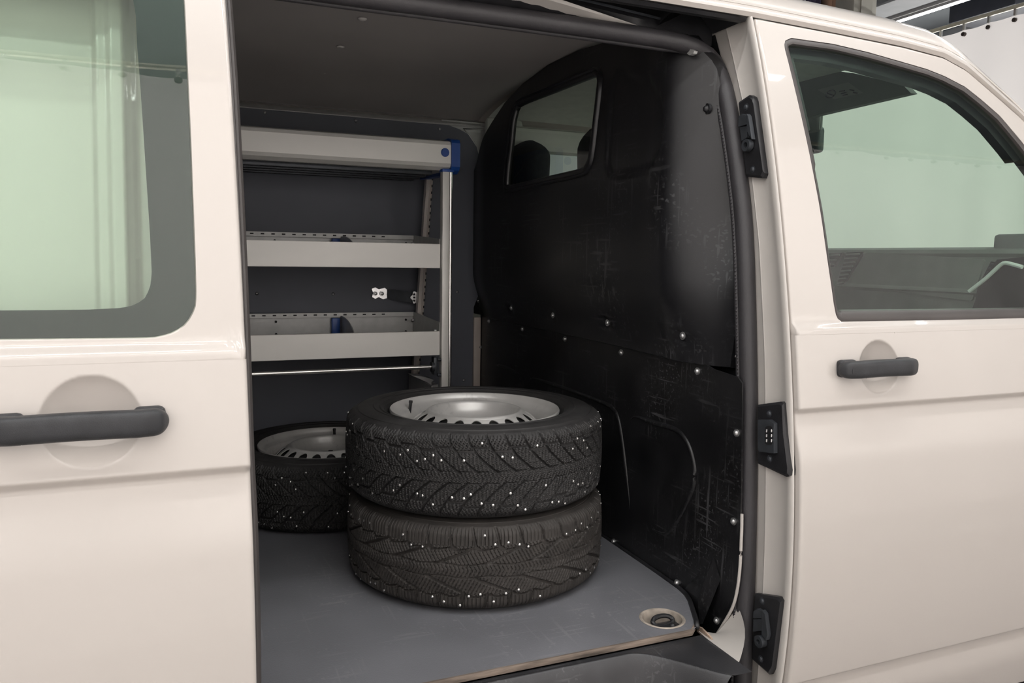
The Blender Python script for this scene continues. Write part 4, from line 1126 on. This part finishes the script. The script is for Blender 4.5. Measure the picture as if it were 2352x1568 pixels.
# ================================================================== WHEELS
RT, WT = .331, .209
TY = mat('tyre_rubber', (.022, .021, .021), .62, var=.25, vscale=25, bump=.25, bscale=500)
TYB = mat('dusty_tyre_rubber', (.036, .032, .029), .68, var=.25, vscale=22, bump=.25, bscale=500)
STUD = mat('tyre_stud', (.75, .74, .72), .25, metal=.9, var=.1)
HALF = .096
def crown(w):       # radius across the tread, w = z/HALF in [-1,1]
    a = np.abs(w); return RT-.006*a**2-.016*np.clip((a-.80)/.20, 0, 1)**2
NTH, NW = 1320, 96
def tread_height(pattern):
    th = np.linspace(0, 2*np.pi, NTH, endpoint=False)[:, None]; w = np.linspace(-1, 1, NW)[None, :]
    s = th*RT; a = np.abs(w); C = 2*np.pi*RT
    dep = np.zeros((NTH, NW))
    def lines(off, N, halfw, d, mask, ph=0.0, slope=None):
        pitch = C/N
        u = (s-off)/pitch+ph; dist = np.abs(u-np.round(u))*pitch
        if slope is not None: dist = dist/np.sqrt(1+slope**2)
        return np.where(mask, d*np.clip(1-(dist/halfw)**4, 0, 1), 0)
    if pattern == 'v':
        N = 48
        off = .085*(1-a)**1.7+0*s
        slope = .085*1.7*(1-a)**.7/HALF+0*s
        ph = np.where(w > 0, 0, .5)
        dep = np.maximum(dep, lines(off, N, .0023, .0065, (a > .10)+0*s > 0, ph, slope))
        u = (s-off)/(C/N)+ph; fr = u-np.floor(u); k = np.floor(u)
        # short cross grooves
        dep = np.maximum(dep, np.where((np.abs(a-.60-.10*(np.mod(k, 2)))*HALF < .0022) & (fr > .05) & (fr < .95), .005, 0))
        dep = np.maximum(dep, np.where((np.abs(a-.14)*HALF < .0015) & (fr < .6), .004, 0))
        # sipes with a zigzag
        zig = .0022*np.sign(np.sin(a*HALF/.0045*np.pi))
        dep = np.maximum(dep, lines(off+zig, N*5, .0012, .0030, (a < .97)+0*s > 0, ph, slope*.5))
    else:
        N = 38
        off = np.where(a > .55, 0, -.17*np.clip(.55-a, 0, None)**1.0*1.35)+.0*s
        off = off-.010*np.clip((a-.55)/.45, 0, 1)
        slope = np.where(a > .55, .0, .17*1.35/HALF)+0*s
        ph = np.where(w > 0, 0, .5)
        dep = np.maximum(dep, lines(off, N, .0036, .007, (a > .57)+0*s > 0, ph))
        dep = np.maximum(dep, lines(off, N/2, .0034, .0065, ((a <= .58) & (a > .14))+0*s > 0, ph*.5, slope))
        u = (s-off)/(C/N)+ph; fr = u-np.floor(u); k = np.floor(u)
        arc = .56+.07*np.abs(np.sin(np.pi*fr))*np.where(w > 0, -1, 1)
        dep = np.maximum(dep, np.where(np.abs(a-arc)*HALF < .0023, .006, 0))
        cen = np.abs(w-.02*np.sin(th*19)); dep = np.maximum(dep, np.where(np.abs(cen-.15)*HALF < .0016, .004, 0))
        sp = np.where(a > .58, s, s+np.where(w > 0, 1, 1)*a*HALF*.55)
        pitch = C/(N*6); uu = sp/pitch; dist = np.abs(uu-np.round(uu))*pitch
        dep = np.maximum(dep, np.where((dist < .0012) & (a < .96), .0022, 0))
    dep = dep*(1-sm(.93, 1.0, a))
    return dep
def tyre_mesh(name, pattern, m, letters=True):
    dep = tread_height(pattern)
    th = np.linspace(0, 2*np.pi, NTH, endpoint=False)[:, None]; w = np.linspace(-1, 1, NW)[None, :]
    r = crown(w)-dep
    P = np.stack([r*np.cos(th), r*np.sin(th), w*HALF+0*th+WT/2], -1).reshape(-1, 3)
    idx = np.arange(NTH*NW).reshape(NTH, NW); i2 = np.roll(idx, -1, 0)
    F = np.stack([idx[:, :-1], i2[:, :-1], i2[:, 1:], idx[:, 1:]], -1).reshape(-1, 4)
    me = bpy.data.meshes.new(name)
    # sidewalls
    sw = [(.309, HALF), (.3035, HALF+.0035), (.3025, HALF+.0025), (.300, HALF+.0028), (.299, HALF+.0048), (.290, HALF+.0075), (.275, WT/2), (.262, WT/2-.0006), (.2605, WT/2+.0008), (.258, WT/2+.0008), (.2565, WT/2-.0012), (.246, WT/2-.0035), (.2445, WT/2-.0020), (.242, WT/2-.0022), (.2405, WT/2-.0045), (.234, WT/2-.0090), (.2325, WT/2-.0085), (.230, WT/2-.012), (.224, WT/2-.020), (.216, WT/2-.026), (.205, WT/2-.03)]
    NS = 132; n0 = len(P); V = [P]; FF = [tuple(q) for q in F.tolist()]
    t2 = np.linspace(0, 2*np.pi, NS, endpoint=False)
    base = n0
    for sgn in (1, -1):
        ringidx = []
        for k, (rr, zz) in enumerate(sw):
            V.append(np.stack([rr*np.cos(t2), rr*np.sin(t2), np.full(NS, WT/2+sgn*zz)], -1)); ringidx.append(np.arange(NS)+base); base += NS
        for a_, b_ in zip(ringidx[:-1], ringidx[1:]):
            for i in range(NS):
                j = (i+1) % NS; FF.append((a_[i], a_[j], b_[j], b_[i]) if sgn > 0 else (b_[i], b_[j], a_[j], a_[i]))
        # join tread edge to sidewall (10 tread verts per sidewall vert)
        e = idx[:, -1] if sgn > 0 else idx[:, 0]; q = NTH//NS
        for i in range(NS):
            j = (i+1) % NS
            poly = [int(e[(i*q+k) % NTH]) for k in range(q+1)]+[int(ringidx[0][j]), int(ringidx[0][i])]
            FF.append(tuple(poly) if sgn > 0 else tuple(poly[::-1]))
        if letters:   # raised marks round the sidewall
            rnd = random.Random(11+sgn)
            for grp in range(9):
                a0 = grp*2*math.pi/9+.1
                for c_ in range(rnd.randint(5, 9)):
                    a1 = a0+c_*.052; rr0, rr1 = .266, .283-.004*rnd.random(); dz = WT/2+sgn*(WT/2+.0016)
                    zb_ = WT/2+sgn*(WT/2-.004)
                    pts = []
                    for (aa, rr) in ((a1, rr0), (a1+.030, rr0), (a1+.030, rr1), (a1, rr1)):
                        pts.append((rr*math.cos(aa), rr*math.sin(aa), dz))
                    for (aa, rr) in ((a1, rr0), (a1+.030, rr0), (a1+.030, rr1), (a1, rr1)):
                        pts.append((rr*math.cos(aa), rr*math.sin(aa), zb_))
    V = np.concatenate(V)
    me.from_pydata(V.tolist(), [], FF); me.update()
    me.shade_smooth(); me.set_sharp_from_angle(angle=R_(38)); me.materials.append(m)
    return me
def stud_mesh(name, pattern, seed):
    rnd = random.Random(seed); g = G(); N = 48 if pattern == 'v' else 38
    for k in range(N*2):
        th = 2*math.pi*(k+.5)/(N*2)
        for side in (-1, 1):
            if rnd.random() < (.62 if pattern == 'v' else .60):
                w = side*(rnd.uniform(.48, .86) if pattern != 'v' else rnd.choice((rnd.uniform(.55, .9), rnd.uniform(.28, .5))))
                t = th+rnd.uniform(-.015, .015)
                r = float(crown(w)); n = Vector((math.cos(t), math.sin(t), 0)); p = n*r+Vector((0, 0, w*HALF+WT/2))
                g.cyl(p-n*.004, p+n*.0006, .0037, 8, cap=False); g.dome(p+n*.0004, n, .0033, .0014, 8, 2)
    me = bpy.data.meshes.new(name); me.from_pydata(g.v, [], g.f); me.shade_smooth(); me.materials.append(STUD); return me
NH = 20
def rim_mesh():
    g = G(); z0 = WT-.016
    g.lathe([(.212, z0-.020), (.219, z0-.002), (.2205, z0+.004), (.2185, z0+.008), (.2155, z0+.006), (.212, z0-.004), (.206, z0-.012), (.196, z0-.015), (.192, z0-.022), (.188, z0-.055), (.186, z0-.085), (.184, .10), (.186, .05), (.200, .035), (.215, .022), (.2205, .016), (.216, .010)], 96)
    # disc: outer seat -> slope with holes -> crest -> bowl -> hub
    def strip(r0, zz0, r1, zz1, holes):
        N = NH
        for k in range(N):
            a0 = 2*math.pi*k/N; a1 = 2*math.pi*(k+1)/N; am = (a0+a1)/2
            if not holes: continue
            # square patch with a round hole, 24 points
            inn = []; out = []
            for q in range(24):
                t = 2*math.pi*q/24; cx_, cy_ = math.cos(t), math.sin(t)
                inn.append((am+.64*(a1-a0)/2*cx_, .50+.44*cy_))
                m_ = max(abs(cx_), abs(cy_)); out.append((am+(a1-a0)/2*cx_/m_, .5+.5*cy_/m_))
            def pos(a, s, dz=0, dr=0):
                rr = r0+(r1-r0)*s+dr; zz = zz0+(zz1-zz0)*s+dz+.004*math.sin(math.pi*s); return (rr*math.cos(a), rr*math.sin(a), zz)
            g.grid([[pos(a, s) for a, s in out], [pos(a+(am-a)*-.1*0, s) for a, s in [((o_[0]+2*i_[0])/3, (o_[1]+2*i_[1])/3) for o_, i_ in zip(out, inn)]], [pos(a, s) for a, s in inn], [pos(a, s, -.002, -.001) for a, s in inn]], wrapv=True)
    strip(.168, z0-.034, .125, z0-.001, True)
    g.lathe([(.168, z0-.034), (.172, z0-.050), (.1865, z0-.070)], 96)
    g.lathe([(.125, z0-.001), (.121, z0+.003), (.117, z0+.004), (.113, z0+.002), (.110, z0-.003), (.104, z0-.017), (.094, z0-.030), (.080, z0-.040), (.070, z0-.0415), (.067, z0-.040), (.064, z0-.038), (.040, z0-.038), (.034, z0-.042), (.031, z0-.08)], 96)
    me = bpy.data.meshes.new('rim')
    bm = bmesh.new(); vs = [bm.verts.new(p) for p in g.v]
    for q in g.f:
        try: bm.faces.new([vs[i] for i in q])
        except ValueError: pass
    bmesh.ops.remove_doubles(bm, verts=bm.verts[:], dist=1e-5); bmesh.ops.recalc_face_normals(bm, faces=bm.faces[:])
    bm.to_mesh(me); bm.free(); me.shade_smooth(); me.set_sharp_from_angle(angle=R_(50)); me.materials.append(RIMM); return me
M_tv = tyre_mesh('tyre', 'v', TY); M_tb = tyre_mesh('tyre', 'b', TYB)
M_sv = stud_mesh('studs', 'v', 4); M_sb = stud_mesh('studs', 'b', 9)
M_rim = rim_mesh()
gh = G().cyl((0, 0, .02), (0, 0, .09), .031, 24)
gh.lathe([(.1675, WT-.016-.043), (.147, WT-.016-.0255), (.1255, WT-.016-.010)], 64)  # black cone below the rim holes: shade inside the wheel as colour
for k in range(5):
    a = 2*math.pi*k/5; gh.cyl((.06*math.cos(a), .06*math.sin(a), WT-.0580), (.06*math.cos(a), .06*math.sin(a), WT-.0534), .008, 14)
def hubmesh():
    me = bpy.data.meshes.new('rim_opening_shade'); me.from_pydata(gh.v, [], gh.f); me.materials.append(BLACK); return me
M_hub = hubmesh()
gv = G().cyl((.196, 0, WT-.045), (.192, 0, WT-.014), .0045, 10).cyl((.192, 0, WT-.014), (.1915, 0, WT-.008), .0055, 10)
M_valve = bpy.data.meshes.new('valve'); M_valve.from_pydata(gv.v, [], gv.f); M_valve.materials.append(PLASTIC)
def wheel(x, y, z, rz, tyre, studs, label, flip=False):
    e = empty('car_wheel', (x, y, z+ZC), rz)
    if flip: e.rotation_euler = (math.pi, 0, rz); e.location.z = z+ZC+WT
    bpy.context.view_layer.update()
    for nm, me in (('tyre', tyre), ('tyre_studs', studs), ('rim', M_rim), ('hub_opening_shade', M_hub), ('valve', M_valve)):
        o = bpy.data.objects.new(nm, me); col.objects.link(o); o.parent = e
        if nm == 'tyre_studs': o['kind'] = 'stuff'
    tag(e, label, 'wheel', 'loose studded wheels on the load floor')
    return e
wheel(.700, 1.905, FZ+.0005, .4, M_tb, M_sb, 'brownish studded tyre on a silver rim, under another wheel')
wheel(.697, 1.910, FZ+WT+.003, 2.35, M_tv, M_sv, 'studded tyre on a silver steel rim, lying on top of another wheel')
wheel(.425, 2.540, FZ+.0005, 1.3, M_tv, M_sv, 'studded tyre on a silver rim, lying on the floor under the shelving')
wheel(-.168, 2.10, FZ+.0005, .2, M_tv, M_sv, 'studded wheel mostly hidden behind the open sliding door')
# the van's own road wheels, under the body
for (x, y, fl) in ((2.35, 1.38, 1), (-.95, 1.38, 1), (2.35, 3.02, -1), (-.95, 3.02, -1)):
    for nm, me in (('road_tyre', M_tb), ('road_rim', M_rim)):
        o = bpy.data.objects.new(nm, me); col.objects.link(o); o.parent = van; o.matrix_parent_inverse = van.matrix_world.inverted()
        o.rotation_euler = (math.pi/2 if fl > 0 else -math.pi/2, 0, 0); o.location = (x, y+fl*WT/2, RT)
